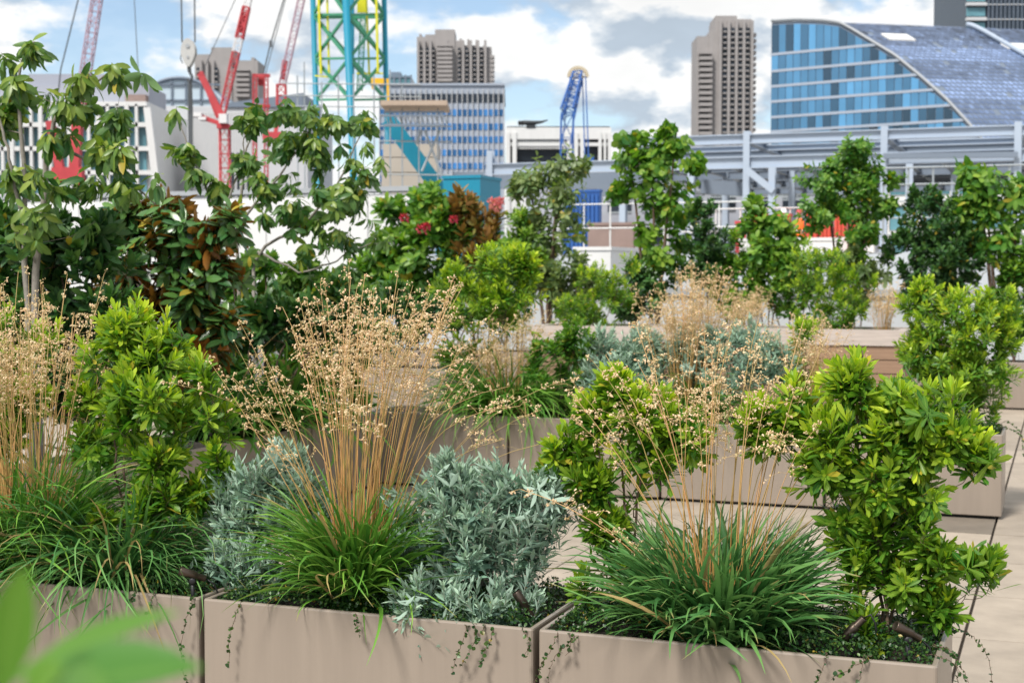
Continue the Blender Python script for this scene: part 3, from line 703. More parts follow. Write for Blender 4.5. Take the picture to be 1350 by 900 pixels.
# --- grey block with the dark window strip
d = 250.0; root, w, h = facade('office_building', 'narrow grey building with one dark strip of stacked windows beside the white gridded office', 'building', 194, 290, 140, d, 30, M['pale_clad'])
m = MB(); x0_, x1_ = xl(root, 216, d), xl(root, 241, d); m.box(((x0_ + x1_) / 2, .0, h * .5 - 2.5), ((x1_ - x0_) / 2, .12, h * .5 - 4)); m.obj('window_strip', M['glass_dark'], root)
m = MB()
for k in range(14): m.box(((x0_ + x1_) / 2, -.1, h - 8.5 - 2.1 * k), ((x1_ - x0_) / 2 - .05, .2, .35))
m.obj('spandrel', M['concrete_dark'], root)
m = MB(); m.box((xl(root, 203, d), -.35, h / 2 - 1.5), (1.0, .3, h / 2 - 1.5)); m.box((xl(root, 247, d), -.3, h / 2 - 3), (.35, .3, h / 2 - 3)); m.obj('pier', M['grey_clad'], root)
m = MB(); m.box((xl(root, 201, d), 2, h + .8), (1.0, 2, .8)); m.obj('roof_plant_room', M['brick_site'], root)
# --- ribbed pale hall with the dark roof
d = 215.0; root, w, h = facade('hall_building', 'pale ribbed hall with dark vertical slots and a dark sloping roof behind the red crane', 'building', 252, 405, 142, d, 30, M['pale_clad'])
m = MB()
for k in range(24): m.box((.35 + k * .36, -.05, h / 2 - .3), (.05, .06, h / 2 - .4))
m.obj('rib', M['white_clad'], root)
m = MB()
for px in (307, 314, 320.5, 327): m.box((xl(root, px, d), -.02, h / 2 - 3), (.16, .10, h / 2 - 3.6))
m.obj('window_slot', M['glass_dark'], root)
m = MB(); x0_, x1_ = xl(root, 297, d), xl(root, 400, d); z1 = h + 1.5
m.loops([[[x0_, -.3, h + .02], [x1_, -.3, h + .02], [x1_, 20, h + .02], [x0_, 20, h + .02]], [[x0_, -.3, h + .6], [x1_, -.3, h + 2.1], [x1_, 20, h + 2.6], [x0_, 20, h + 1.2]]], capt=True); m.obj('roof', M['steel_mid'], root)

# --- concrete residential towers
def tower(label, prof, d, cols, rows, pz0, pitch, bal_l=None, bal_r=None, group='concrete towers on the skyline', setb=()):
    """prof: [(px0, px1, pytop, forward)] vertical slabs making the stepped silhouette"""
    px0 = min(p[0] for p in prof); root = thing('tower_block', label, 'tower', (P(px0, 200, d)[0], d, -25), 0, group)
    m = MB()
    for (a, b, y, f) in prof:
        x0, x1 = xl(root, a, d), xl(root, b, d); hh = zl(root, y, d); m.box(((x0 + x1) / 2, 9 - f, hh / 2), ((x1 - x0) / 2, 9, hh / 2))
    m.obj('wall', M['concrete'], root)
    ppm = F / d; pl_ = []; hw = cols[0][1] / ppm / 2
    for (cx, wpx) in cols:
        for k in range(rows): pl_.append((xl(root, cx, d), -1.30, zl(root, pz0 + k * pitch, d)))
    me = boxmesh('window', (hw, .28, pitch / ppm * .30), M['glass_dark']); many('window', me, root, pl_[:100])
    if len(pl_) > 100:
        m = MB()
        for p in pl_[100:]: m.box(p, (hw, .28, pitch / ppm * .30))
        o = m.obj('window', M['glass_dark'], root); o['kind'] = 'stuff'
    me = boxmesh('balcony_front', (hw * .8, .5, pitch / ppm * .12), M['concrete'])
    many('balcony_front', me, root, [(p[0], -1.75, p[2] - pitch / ppm * .40) for p in pl_[:100]])
    m = MB()
    for i in range(len(cols) + 1):
        cx = cols[0][0] - cols[0][1] if i == 0 else cols[i - 1][0] + (cols[i][0] - cols[i - 1][0]) / 2 if i < len(cols) else cols[-1][0] + cols[-1][1]
        x = xl(root, cx, d); zt_ = zl(root, pz0 - 12, d); m.box((x, -1.3, zt_ / 2), (.55, 1.0, zt_ / 2 - .1))
    m.obj('pier', M['concrete'], root)
    for bal in (bal_l, bal_r):
        if not bal: continue
        a, b, y0, y1, n, fwd = bal; x0, x1 = xl(root, a, d), xl(root, b, d); zz = [zl(root, y0 + (y1 - y0) * k / (n - 1), d) for k in range(n)]
        me = MB(); me.box((0, 0, 0), ((x1 - x0) / 2, 2.2, .30)); me.box((0, -2.1, .62), ((x1 - x0) / 2, .12, .36)); me = me.mesh('balcony', M['concrete'])
        many('balcony', me, root, [((x0 + x1) / 2, fwd, z) for z in zz])
        if fwd < 0:
            mm = MB(); mm.box(((x0 + x1) / 2, .02, (zz[0] + zz[-1]) / 2), ((x1 - x0) / 2 - .3, .1, (zz[0] - zz[-1]) / 2 + .9)); mm.obj('balcony_glazing', M['glass_dark'], root)
    return root
tower('tall brown concrete tower with a stepped top, left of the curved glass office',
      [(918, 936, 48, 0), (934, 944, 42, .6), (941, 989, 26, 1.0), (942, 970, 21.5, .8), (974, 980, 27, .5)], 600, [(954, 6), (964, 6), (974, 6), (983.5, 6)], 19, 40, 7.35,
      (920, 937, 72, 178, 15, -1.6), (988, 996, 47, 172, 17, 2.0))
tower('broad brown concrete tower with a crenellated top behind the blue banded office', [(550, 648, 62, 0), (550, 561, 49, .2), (561, 574, 46, .3), (574, 600, 39.5, .8), (600, 612, 54, .4), (612, 628, 60, .2), (553, 556, 45, .1), (606, 609, 51, .1), (616, 619, 52, .1), (627, 630, 53, .1), (637, 640, 60, .1)], 650,
      [(556, 4), (564, 4), (572, 4), (606, 5), (616, 5), (626, 5), (635, 5)], 11, 66, 6.2, (577, 597, 62, 108, 9, -1.6), (641, 652, 76, 112, 7, 2.0))
tower('weathered concrete tower rising behind the red crane jib', [(258, 340, 90, 0), (258, 282, 72, .3), (280, 307, 63, .6), (312, 336, 80, .3), (332, 336, 76, .1), (336, 341, 80, .2)], 700,
      [(287, 4), (263, 4)], 8, 92, 7.0, (313, 331, 94, 128, 6, -1.6), None)

# --- distant blue-glass block beside the mast
d = 420.0; root, w, h = facade('office_building', 'small dark blue glass block behind the amber hoist frame', 'building', 512, 542, 100, d, 20, M['glass_teal'])
m = MB()
for k in range(5): m.box((w * k / 4, -.1, h - 5), (.25, .2, 5.2))
for k in range(5): m.box((w / 2, -.12, h - .4 - 2.3 * k), (w / 2, .2, .2))
m.box((w * .3, 5, h + .6), (w * .22, 3, .7)); m.obj('frame', M['steel_mid'], root)

# --- office with blue ribbon windows
d = 220.0; root, w, h = facade('office_building', 'pale office with bright blue ribbon windows and thin white fins', 'building', 500, 664, 113, d, 28, M['office_clad'])
bands = [(124, 135.5, 'glass_dark'), (144.5, 153, 'glass_blue'), (163, 171.5, 'glass_blue'), (180, 188.5, 'glass_blue'), (197.5, 205.5, 'glass_blue'), (215, 223, 'glass_blue'), (232, 240, 'glass_blue')]; rr = np.random.default_rng(11)
for (y0, y1, g) in bands:
    z0, z1 = zl(root, y1, d), zl(root, y0, d); m = MB(); n = 24
    for k in range(n): m.box((w * (k + .5) / n, -.02, (z0 + z1) / 2), (w / n / 2 - .05, .07, (z1 - z0) / 2), attr=[rr.random() ** 1.3, 0, 0, 0])
    m.obj('ribbon_window', M[g], root)
fz0, fz1 = 5.0, h - .5; me = boxmesh('fin', (.055, .10, (fz1 - fz0) / 2), M['pale_clad']); many('fin', me, root, [(w * k / 24, -.2, (fz0 + fz1) / 2) for k in range(25)])
m = MB(); m.box((w / 2, 14, h + .15), (w / 2 + .15, 14.3, .16)); m.obj('coping', M['office_clad'], root)

# --- white stone-like building with fins and the roof cradle on it
d = 300.0; root, w, h = facade('office_building', 'low white building with tall pillars and a dark window band under the roof cradle', 'building', 667, 806, 168, d, 30, None)
m = MB(); m.box((w / 2, 16, h / 2), (w / 2, 14, h / 2 - .02)); z_b, z_t = zl(root, 200, d), h
m.box((w / 2, 1.0, h - 1.2), (w / 2 - .01, 1.0, 1.2))
for (a, b) in ((667, 672.5), (675.5, 681), (747.5, 755), (757, 762), (765, 770), (789, 793), (796, 799), (801.5, 806)):
    x0, x1 = xl(root, a, d), xl(root, b, d); m.box(((x0 + x1) / 2, .85, h / 2 - .5), ((x1 - x0) / 2, 1.1, h / 2 - .5))
for px in np.arange(683, 747, 3.6): m.box((xl(root, px, d), 1.2, zl(root, 184, d)), (.16, .8, 1.9))
m.box((w / 2, 1.15, zl(root, 190.2, d)), (w / 2 - .05, .9, .35)); m.box((w / 2, 1.1, zl(root, 222, d) / 2), (w / 2 - .05, .95, zl(root, 222, d) / 2)); m.obj('wall', M['white_clad'], root)
m = MB(); m.box((w / 2, 1.8, zl(root, 180, d)), (w / 2 - .2, .3, 2.2)); m.box((w / 2, 1.7, zl(root, 205, d)), (w / 2 - .2, .3, 2.5)); m.obj('window_band', M['glass_dark'], root)
root = thing('roof_cradle', 'dark window cleaning cradle arm parked on the roof of the low white building', 'roof crane', (P(700, 166, 300.8)[0], 300.9, h - 25), 0)
k_ = 301 / F; m = MB(); m.box((0, 0, 1.0 * k_ * 1), (6 * k_, 1.0, 2.2 * k_)); m.obj('base', M['rail_dark'], root)
m = MB(); pts = [[-17 * k_, 0, 6.0 * k_], [-8 * k_, 0, 6.6 * k_], [4 * k_, 0, 6.3 * k_], [14 * k_, 0, 7.5 * k_], [22 * k_, 0, 10.0 * k_]]; m.tube(pts, [2.2 * k_, 3.2 * k_, 3.0 * k_, 1.8 * k_, .7 * k_], 8); m.obj('boom', M['rail_dark'], root, True)
m = MB(); m.box((-13 * k_, 0, 6.0 * k_), (3.4 * k_, .7, 2.6 * k_)); m.obj('counterweight', M['lamp_black'], root)

# --- blue luffing boom with the fan-shaped head
d = 130.0; b0 = P(738, 215, d); hd = P(762, 99, d + 10); root = thing('crane', 'blue lattice crane boom with a beige wheel shaped head', 'crane', (b0[0], b0[1], -25), 0)
m = MB(); lattice(m, [b0[0], b0[1], -25], P(748, 150, d + 4), 1.2, 1.1, 18, .15, .075); lattice(m, P(748, 150, d + 4), hd, 1.1, .8, 7, .15, .075); finish(m, 'boom', M['crane_blue'], root)
m = MB(); kk = d / F
for q in range(12):
    a = math.pi * (q / 11) ; a2 = math.pi * ((q + 1) / 11)
    if q < 11: m.bar(hd + np.array([13 * kk * math.cos(a), 0, 13 * kk * math.sin(a) - .2]), hd + np.array([13 * kk * math.cos(a2), 0, 13 * kk * math.sin(a2) - .2]), .34)
    if q % 2 == 0: m.bar(hd, hd + np.array([13 * kk * math.cos(a), 0, 13 * kk * math.sin(a) - .2]), .09)
m.bar(hd + [-13 * kk, 0, -.2], hd + [13 * kk, 0, -.2], .15); finish(m, 'boom_head', mat('crane_beige', (0.55, 0.47, 0.33), 0.6), root)
m = MB()
for (a, b) in (((752, 100), (741, 190)), ((772, 100), (776, 210)), ((768, 104), (771, 205)), ((764, 106), (752, 190))): m.tube([P(*a, d + 10), P(*b, d + 2)], .06, 4)
m.bar(P(776, 205, d + 2), P(776, 245, d + 2), .9); finish(m, 'pendant_line', M['crane_blue'], root)

# --- curved glass office with the barrel roof
d0 = 300.0; A0 = P(1017, 100, d0); du = nrmz(np.array([1.0, -0.72, 0])); dw = nrmz(np.array([0.977, 0.215, 0.0])); nf = np.array([du[1], -du[0], 0])
root = thing('office_building', 'curved blue glass office whose barrel roof sweeps down to the right', 'building', (A0[0], A0[1], -25), 0)
def onf(px, py):
    r = ray(px, py); base = np.array([A0[0], A0[1], 0]); t = ((base - EYE) @ nf) / (r @ nf); p = EYE + r * t; return (p - base) @ du, p[2] + 25
arcp = [onf(*p) for p in ((1017, 28), (1050, 26), (1085, 27), (1107, 30), (1122, 38), (1150, 55), (1180, 73), (1213, 100), (1247, 130), (1275, 160), (1300, 190), (1335, 240))]
as_ = np.array([p[0] for p in arcp]); az_ = np.array([p[1] for p in arcp]); top = lambda s_: np.interp(s_, as_, az_)
def fp(s_, z, off=0.0): return np.array([du[0] * s_, du[1] * s_, z]) + np.array([nf[0], nf[1], 0]) * off
smax = as_[-1]
m = MB(); ss = np.linspace(0, smax, 60); m.loops([[fp(x, top(x) - .3) for x in ss], [fp(x, 0) for x in ss]], closed=False)
m.loops([[fp(0, top(0) - .3), fp(0, top(0) - .3) + dw * 60], [fp(0, 0), fp(0, 0) + dw * 60]], closed=False); m.obj('wall', M['steel_mid'], root)
zl_ = [onf(1017, y)[1] for y in (27, 72.5, 94.5, 114.5, 134.5, 155, 174, 195, 217, 240)]; cols = np.linspace(0, smax, 31); rr = np.random.default_rng(4)
for k in range(9):
    zt_, zb_ = zl_[k] - .28 if k else 1e9, zl_[k + 1] + .28; m = MB(); base_t = rr.normal(.5, .06)
    for i in range(30):
        s0, s1 = cols[i] + .07, cols[i + 1] - .07; t0, t1 = min(zt_, top(s0) - .9), min(zt_, top(s1) - .9)
        if t0 <= zb_ + .2: continue
        t1 = max(t1, zb_ + .05); base_t = .7 * base_t + .3 * rr.random(); tone = np.clip(base_t + rr.normal(0, .17), 0, 1)
        if rr.random() < .12: tone *= .2
        m.add([fp(s0, zb_, .22), fp(s1, zb_, .22), fp(s1, t1, .22), fp(s0, t0, .22), fp(s0, zb_, .02), fp(s1, zb_, .02), fp(s1, t1, .02), fp(s0, t0, .02)],
              [[0, 1, 2, 3], [0, 4, 5, 1], [1, 5, 6, 2], [2, 6, 7, 3], [3, 7, 4, 0]], attr=[tone, 0, 0, 0])
    if m.n: m.obj('ribbon_window', M['glass_curtain'], root)
m = MB()
for k in range(1, 9):
    z = zl_[k]; sa = ss[np.array([top(x) > z + .3 for x in ss])]
    if len(sa) > 2: m.add([fp(0, z - .26, .3), fp(sa[-1] + .8, z - .26, .3), fp(sa[-1] + .4, z + .26, .3), fp(0, z + .26, .3), fp(0, z - .26, .02), fp(sa[-1] + .8, z - .26, .02), fp(sa[-1] + .4, z + .26, .02), fp(0, z + .26, .02)], [[0, 1, 2, 3], [4, 0, 3, 7], [1, 5, 6, 2], [3, 2, 6, 7], [0, 4, 5, 1]])
m.obj('floor_band', M['office_clad'], root)
# roof: rows of metal panels over the arc, toned in bands and at random
m = MB(); LEN = 44.0; sr = np.linspace(as_[3] - 1.2, smax, 40); pr_ = [fp(x, top(x)) for x in sr]; nw = 40
for i in range(39):
    mid = (pr_[i][2] + pr_[i + 1][2]) / 2; rowt = .20 if i < 7 else (.35 if (i // 5) % 2 else .70)
    for k in range(nw):
        a0_, a1_ = LEN * k / nw + .13, LEN * (k + 1) / nw - .13; e = (pr_[i + 1] - pr_[i]) * .12
        if rr.random() < .02: continue
        m.add([pr_[i] + e + dw * a0_, pr_[i] + e + dw * a1_, pr_[i + 1] - e + dw * a1_, pr_[i + 1] - e + dw * a0_], [[0, 3, 2, 1]], attr=[np.clip(rowt + rr.normal(0, .13) , -.2, 1), 0, 0, 0])
m.obj('roof', M['roof_panel'], root)
m = MB(); m.loops([[p - [0, 0, .15] for p in pr_], [p - [0, 0, .15] + dw * LEN for p in pr_]], closed=False); m.obj('roof_deck', M['steel_mid'], root)
m = MB(); m.tube([fp(x, top(x) + .05, .15) for x in ss], .34, 6); m.obj('roof_edge', M['coping_grey'], root, True)
m = MB(); m.tube([fp(x, top(x) + .5) + dw * 29 for x in sr], .55, 6); m.obj('arch_rib', M['steel_pale'], root, True)
for i0, a0_ in ((4, 4.5), (6, 28.5)):
    m = MB(); p = pr_[i0 + 2]; q = pr_[i0 + 4]; up_ = np.array([0, 0, .35]); m.loops([[p + dw * a0_, p + dw * (a0_ + 5.5), q + dw * (a0_ + 5.5), q + dw * a0_], [p + dw * a0_ + up_, p + dw * (a0_ + 5.5) + up_, q + dw * (a0_ + 5.5) + up_, q + dw * a0_ + up_]], capt=True); m.obj('skylight', M['white_clad'], root)

# --- dark high tower, top right
d = 520.0; root, w, h = facade('tower_block', 'tall dark glass tower with pale balcony slabs cut off by the top right corner', 'tower', 1275, 1420, -60, d, 40, M['glass_dark'])
m = MB()
for k in range(16): m.box((w * .085, -.6, h - 2 - 5.2 * k), (w * .09, .9, .55)); m.box((w / 2, -.1, h - 2 - 5.2 * k), (w / 2, .25, .16))
m.obj('floor_slab', M['pale_clad'], root)
m = MB()
for k in range(22): m.box((w * (.2 + .8 * k / 21), -.2, h * .7), (.12, .25, h * .3))
m.obj('mullion', M['steel_mid'], root)
m = MB()
for k in range(16): m.box((w * .085, -.1, h - 4.6 - 5.2 * k), (w * .085, .12, 1.5))
m.obj('balcony_glazing', M['glass_teal'], root)

# --- the neighbouring building site: deck, fascia
B_S = 36.0; SZ = 2.15
root = thing('site_building', 'neighbouring building under construction with a pale blue fascia below the site deck', 'building', RC(6, B_S, -25), RZ)
m = MB(); m.box((0, 45, (SZ + 25) / 2 - .1), (60, 45, (SZ + 25) / 2 - .1)); m.obj('concrete_deck', M['concrete_pale'], root)
m = MB()
for k in range(40): m.box((-58.5 + 3 * k, -.1, SZ + 25 - 1.9), (1.48, .08, 2.0))
m.obj('fascia_panel', M['parapet_pale'], root)
# ------------------------------------------------------------------ the building site: steel frame, cranes, mast, scaffold
def rowbar(m, px0, py0, px1, py1, b, hpx, wd=.35, mi=0):
    p, q = at(px0, py0, b), at(px1, py1, b); k = scale_at(b, (px0 + px1) / 2); m.bar(p, q, wd, hpx * k, mi)
def ibeam(m, p, q, w, h, t=.05):
    p = np.asarray(p, float); q = np.asarray(q, float)
    for dz in (-h / 2 + t / 2, h / 2 - t / 2): m.bar(p + [0, 0, dz], q + [0, 0, dz], w, t)
    m.bar(p, q, t, h - 2 * t)
BF = 62.0; p0 = at(1000, 250, BF)
root = thing('steel_frame', 'pale blue grey steel frame of beams and columns on the neighbouring site', 'steel frame', (p0[0], p0[1], SZ), RZ)
aL, _ = ab(at(640, 200, BF)); aR, _ = ab(at(1420, 200, BF)); aM, _ = ab(at(822, 200, BF))
zT = at(1000, 183, BF)[2]; zB = at(1000, 214, BF)[2]
LZ = lambda p: local(root, p)
bm_list = []
def beam(a0, a1, b0, b1, z, w=.35, h=.45, mt='steel_pale'):
    m = MB(); ibeam(m, RC(a0, b0, z), RC(a1, b1, z), w, h); finish(m, 'beam', M[mt], root)
for k, b in enumerate((BF, BF + 7.5, BF + 15, BF + 22)):
    beam(aM, aR, b, b, zT - .05 * k, h=.44, mt='steel_mid' if k else 'steel_pale'); beam(aL if k < 2 else aM, aR, b, b, zB, h=.55, mt='steel_mid' if k else 'steel_pale')  # deeper beams get a darker steel colour for their shaded undersides
    if k: beam(aM, aR, b - 3.7, b - 3.7, zT - .1, h=.28); beam(aM, aR, b - 3.7, b - 3.7, zB, h=.3, mt='steel_mid')
cols = [ab(at(px, 200, BF))[0] for px in (647, 822, 985, 1166, 1342)]
for a in cols[1:]: beam(a, a, BF + .3, BF + 22, zT - .02, h=.32)
for a in np.linspace(cols[1], cols[-1], 12): beam(a, a, BF + .3, BF + 22, zB + .02, h=.34, w=.22, mt='steel_mid')
def col(a, b, z0, z1):
    m = MB(); p, q = RC(a, b, z0), RC(a, b, z1)
    for e in (-.15, .15): m.bar(p + E2 * e, q + E2 * e, .3, .04, up=E2)
    m.bar(p, q, .04, .26, up=E2); finish(m, 'column', M['steel_pale'], root)
for px in (985, 1166, 1342): col(ab(at(px, 200, BF))[0], BF - .02, SZ, zT + .35)
for px in (647, 822): col(ab(at(px, 200, BF))[0], BF - .02, SZ, zB + .9)
for px in (915, 1021, 1201): col(ab(at(px, 200, BF))[0], BF - .45, SZ, zB - .28)
for px in (960, 1047, 1110, 1260): col(ab(at(px, 200, BF + 8))[0], BF + 7.5, SZ, zT - .3)
for px in (700, 770, 900): col(ab(at(px, 200, BF + 15))[0], BF + 15, SZ, zB - .3)
m = MB(); rowbar(m, 1165, 206, 1342, 204, BF - .5, 6.5, .3); finish(m, 'beam', M['steel_mid'], root)
m = MB(); m.bar(at(985, 224, BF - .6), at(1020, 252, BF - .6), .28, .28); finish(m, 'brace', M['steel_pale'], root)
# profiled deck sheets above and big grey girders below
m = MB(); k = scale_at(BF, 1250)
c_ = (cols[2] + aR) / 2; m.box(RC(c_, BF + 14, zB + .42), ((aR - cols[2]) / 2, 6.5, .05), ROW)
for i in range(24): m.box(RC(cols[2] + (aR - cols[2]) * (i + .5) / 24, BF + 14, zB + .51), ((aR - cols[2]) / 120, 6.5, .04), ROW)
finish(m, 'deck_sheet', M['steel_mid'], root)
for (x0, y0, x1, y1, b, hh) in ((600, 238, 850, 238, BF + 5, 22), (790, 252, 850, 252, BF + 3, 14), (926, 246, 985, 250, BF + 3, 18), (700, 226, 790, 230, BF + 9, 10)):
    m = MB(); rowbar(m, x0, y0, x1, y1, b, hh, .5); finish(m, 'girder', M['steel_mid'], root)
# dense far clutter of the site: stacks of tube behind the frame
rr = np.random.default_rng(21)
root = thing('site_backdrop', 'long grey backdrop block with small windows, added behind the steel frame', 'site cabin', (*at(1030, 300, 100)[:2], SZ), RZ)  # block added as a backdrop to darken the view under the beams
w_ = 17.0; hgt = at(1030, 222, 100)[2] - SZ
m = MB(); m.box((4, 2.5, hgt / 2), (w_ + 6, 2.5, hgt / 2)); m.obj('wall', M['grey_clad'], root)
m = MB(); m.box((0, -.06, 0), (.9, .06, .55)); me = m.mesh('window', M['glass_dark'])
many('window', me, root, [(-12 + 2.6 * i, -.0, z) for i in range(12) for z in (2.2, 4.6, 7.0)][:36])
m = MB()
for k in range(60): 
    x = rr.uniform(-18, 20); m.bar((x, -3 + rr.uniform(-1, 1), hgt * rr.uniform(.55, .85)), (x + rr.normal(0, .5), -3 + rr.uniform(-1, 1), hgt * rr.uniform(.9, 1.05)), .10)
for k in range(14): m.bar((-18 + rr.uniform(0, 4), -2.5, hgt * rr.uniform(.5, 1.0)), (16 + rr.uniform(0, 5), -2.5, hgt * rr.uniform(.5, 1.0)), .09)
m.obj('rack_tube', M['scaffold_steel'], root)

# guard rails along the site edge
def rail(name, label, px0, px1, ytop, b, z0, posts, zs=(1.0, .55), mt='white_clad', r=.022):
    a0, _ = ab(at(px0, ytop, b)); a1, _ = ab(at(px1, ytop, b)); zt_ = at((px0 + px1) / 2, ytop, b)[2]; root = thing(name, label, 'guard rail', RC(a0, b, z0), RZ); L = a1 - a0
    m = MB()
    for f in zs: m.tube([[0, 0, (zt_ - z0) * f], [L, 0, (zt_ - z0) * f]], r, 5)
    m.obj('rail', M[mt], root); me = MB(); me.tube([[0, 0, 0], [0, 0, (zt_ - z0)]], r * 1.2, 5); me = me.mesh('post', M[mt]); many('post', me, root, [(L * k / (posts - 1), r * 2, 0) for k in range(posts)])
    return root
rail('guard_rail', 'white tube guard rail along the site edge, in front of the blue panels', 735, 985, 268, B_S + .6, SZ, 8)
rail('guard_rail', 'second white guard rail further back on the site, beside the red container', 880, 1075, 275, B_S + 6, SZ, 7)
rail('guard_rail', 'galvanised guard rails stacked in three lines before the glazed base, at the right', 1165, 1400, 219, B_S + 14, SZ, 8, (1.0, .82, .64, .46, .28), 'scaffold_steel', .035)
# glazed base behind the right-hand rails
a0, _ = ab(at(1150, 240, 84)); root = thing('site_facade', 'low white framed facade with dark window panes under the right end of the steel frame', 'building', RC(a0, 92, SZ), RZ)
zt_ = at(1240, 213, 92)[2] - SZ; m = MB(); m.box((16, 3, zt_ / 2), (16, 3, zt_ / 2))
for f in (0.30, .62, .97): m.box((16, -.15, zt_ * f), (16, .15, .22))
for k in range(17): m.box((2 * k, -.13, zt_ / 2), (.14, .13, zt_ / 2))
m.obj('wall', M['white_clad'], root); me = boxmesh('window', (.82, .05, zt_ * .11), M['glass_teal']); many('window', me, root, [(2 * k + 1, -.06, zt_ * z) for k in range(16) for z in (.46, .80, .14)])

# red container, barriers, boxes, trailers on the site
def block(name, label, cat, px0, px1, py0, py1, b, m_, depth=1.5, group=None, ribs=0, z0=SZ):
    a0, _ = ab(at(px0, py0, b)); a1, _ = ab(at(px1, py0, b)); zt_ = at((px0 + px1) / 2, py0, b)[2]; zb = min(z0, at((px0 + px1) / 2, py1, b)[2]); h = zt_ - zb
    root = thing(name, label, cat, RC((a0 + a1) / 2, b, zb), RZ, group); w = a1 - a0
    m = MB(); m.box((0, depth / 2, h / 2), (w / 2, depth / 2, h / 2 - .06))
    for k in range(ribs): m.box((-w / 2 + w * (k + .5) / ribs, -.03, h / 2), (w / ribs * .28, .03, h / 2 - .18))
    m.obj('body', M[m_], root); m = MB(); m.box((0, depth / 2, h - .05), (w / 2 + .03, depth / 2 + .03, .045)); m.obj('top_frame', M[m_], root); m = MB(); m.box((0, depth / 2, .04), (w / 2 + .03, depth / 2 + .03, .035)); m.obj('bottom_frame', M[m_], root); return root
block('site_container', 'small bright red corrugated container on the site edge', 'container', 970, 989, 291, 309, B_S + 5, 'crane_red', 2.2, None, 8)
BG = 'red and white barrier blocks along the site edge'
for i, (px, lab) in enumerate(((1001, 'plain red barrier block by the red container'), (1033, 'red barrier block in front of the yellow vested worker'), (1071, 'red barrier block just left of the orange vested worker'), (1089, 'red barrier block second from the right of its row'), (1108, 'red barrier block at the right end of its row'))):
    block('road_barrier', lab, 'barrier', px - 8, px + 7, 281, 293, B_S + 5.5, 'barrier_red', .5, BG, 3)
block('site_upstand', 'low white concrete upstand along the site edge below the red barriers', 'low wall', 975, 1152, 313, 338, B_S + 1.5, 'white_clad', .4)
block('orange_hopper', 'tall orange red waste chute box standing by the round sapling', 'skip', 1119, 1133, 285, 311, B_S + 1.2, 'barrier_red', .8, None, 2)
block('site_pallet', 'stack of brown bricks on the site under the pale leaved sapling', 'brick stack', 775, 835, 293, 318, B_S + 3, 'brick_site', 1.2)
block('blue_panel_stack', 'blue ribbed site hoarding panel under the beams', 'hoarding', 742, 790, 250, 292, B_S + 9, 'crane_blue', .3, None, 9)
block('white_cabin', 'low white site cabin roof under the guard rail', 'site cabin', 757, 805, 325, 345, B_S - 6, 'white_clad', 3, None, 0, -25.0)
block('turquoise_box', 'turquoise steel ballast box at the foot of the diagonal strut', 'ballast box', 584, 633, 231, 272, 34.5, 'turquoise', 1.6, None, 0, -25.0)

# site workers
def person(px, py, b, label, vest, helmet, turn):
    hd = at(px, py, b); root = thing('person', label, 'person', (hd[0], hd[1], SZ), RZ + turn); H = 1.78
    J = [(0, 0, .98), (0, 0, 1.22), (0, .01, 1.44), (0, .0, 1.54), (0, -.02, 1.66), (0, -.02, 1.76), (.10, 0, .92), (.11, -.03, .50), (.11, .02, .06), (.11, -.14, .03), (-.10, 0, .92), (-.12, .05, .50), (-.13, .08, .06), (-.13, -.08, .03),
         (.19, .01, 1.42), (.25, .03, 1.14), (.22, -.16, .98), (.21, -.22, .94), (-.19, .01, 1.42), (-.26, .05, 1.14), (-.24, -.12, .95), (-.23, -.18, .90)]
    E_ = [(0, 1), (1, 2), (2, 3), (3, 4), (4, 5), (0, 6), (6, 7), (7, 8), (8, 9), (0, 10), (10, 11), (11, 12), (12, 13), (2, 14), (14, 15), (15, 16), (16, 17), (2, 18), (18, 19), (19, 20), (20, 21)]
    rad = [.15, .14, .15, .06, .095, .085, .10, .07, .05, .045, .10, .07, .05, .045, .07, .05, .04, .04, .07, .05, .04, .04]
    me = bpy.data.meshes.new('person_body'); me.from_pydata(J, E_, []); o = bpy.data.objects.new('body', me); COL.objects.link(o)
    md = o.modifiers.new('skin', 'SKIN'); 
    if not me.skin_vertices: 
        pass
    for i, rd in enumerate(rad): me.skin_vertices[0].data[i].radius = (rd, rd)
    me.skin_vertices[0].data[0].use_root = True
    o.modifiers.new('sub', 'SUBSURF').levels = 1
    dg = bpy.context.evaluated_depsgraph_get(); nm = bpy.data.meshes.new_from_object(o.evaluated_get(dg)); o.modifiers.clear(); o.data = nm
    nm.materials.clear(); nm.materials.append(M['cloth_navy']); nm.materials.append(M['skin'])
    for p in nm.polygons:
        p.use_smooth = True; c = p.center
        p.material_index = 1 if (c.z > 1.53 or (c.z < 1.0 and abs(c.x) > .17 and c.y < -.13)) else 0
    o.parent = root
    m = MB(); ring = lambda rx, ry, z: [[rx * math.cos(t), ry * math.sin(t), z] for t in np.linspace(0, 2 * math.pi, 14, endpoint=False)]
    m.loops([ring(.19, .15, .84), ring(.20, .165, 1.0), ring(.205, .17, 1.2), ring(.225, .165, 1.38), ring(.17, .13, 1.48), ring(.09, .09, 1.51)]); m.obj('jacket', M[vest], root, True)
    m = MB(); m.loops([[[x, y - .02, z] for x, y, z in ring(.135, .155, 1.71)], [[x, y - .02, z] for x, y, z in ring(.12, .135, 1.735)], [[x, y - .02, z] for x, y, z in ring(.11, .125, 1.80)], [[x, y - .02, z] for x, y, z in ring(.06, .07, 1.86)]], capt=True); m.obj('helmet', M[helmet], root, True)
person(1033, 258, B_S + 12.0, 'worker in a yellow hi vis vest and white helmet on the site', 'hivis_yellow', 'helmet_white', .4)
person(1055, 262, B_S + 12.6, 'worker in an orange hi vis jacket and red helmet on the site', 'hivis_orange', 'crane_red', -.5)
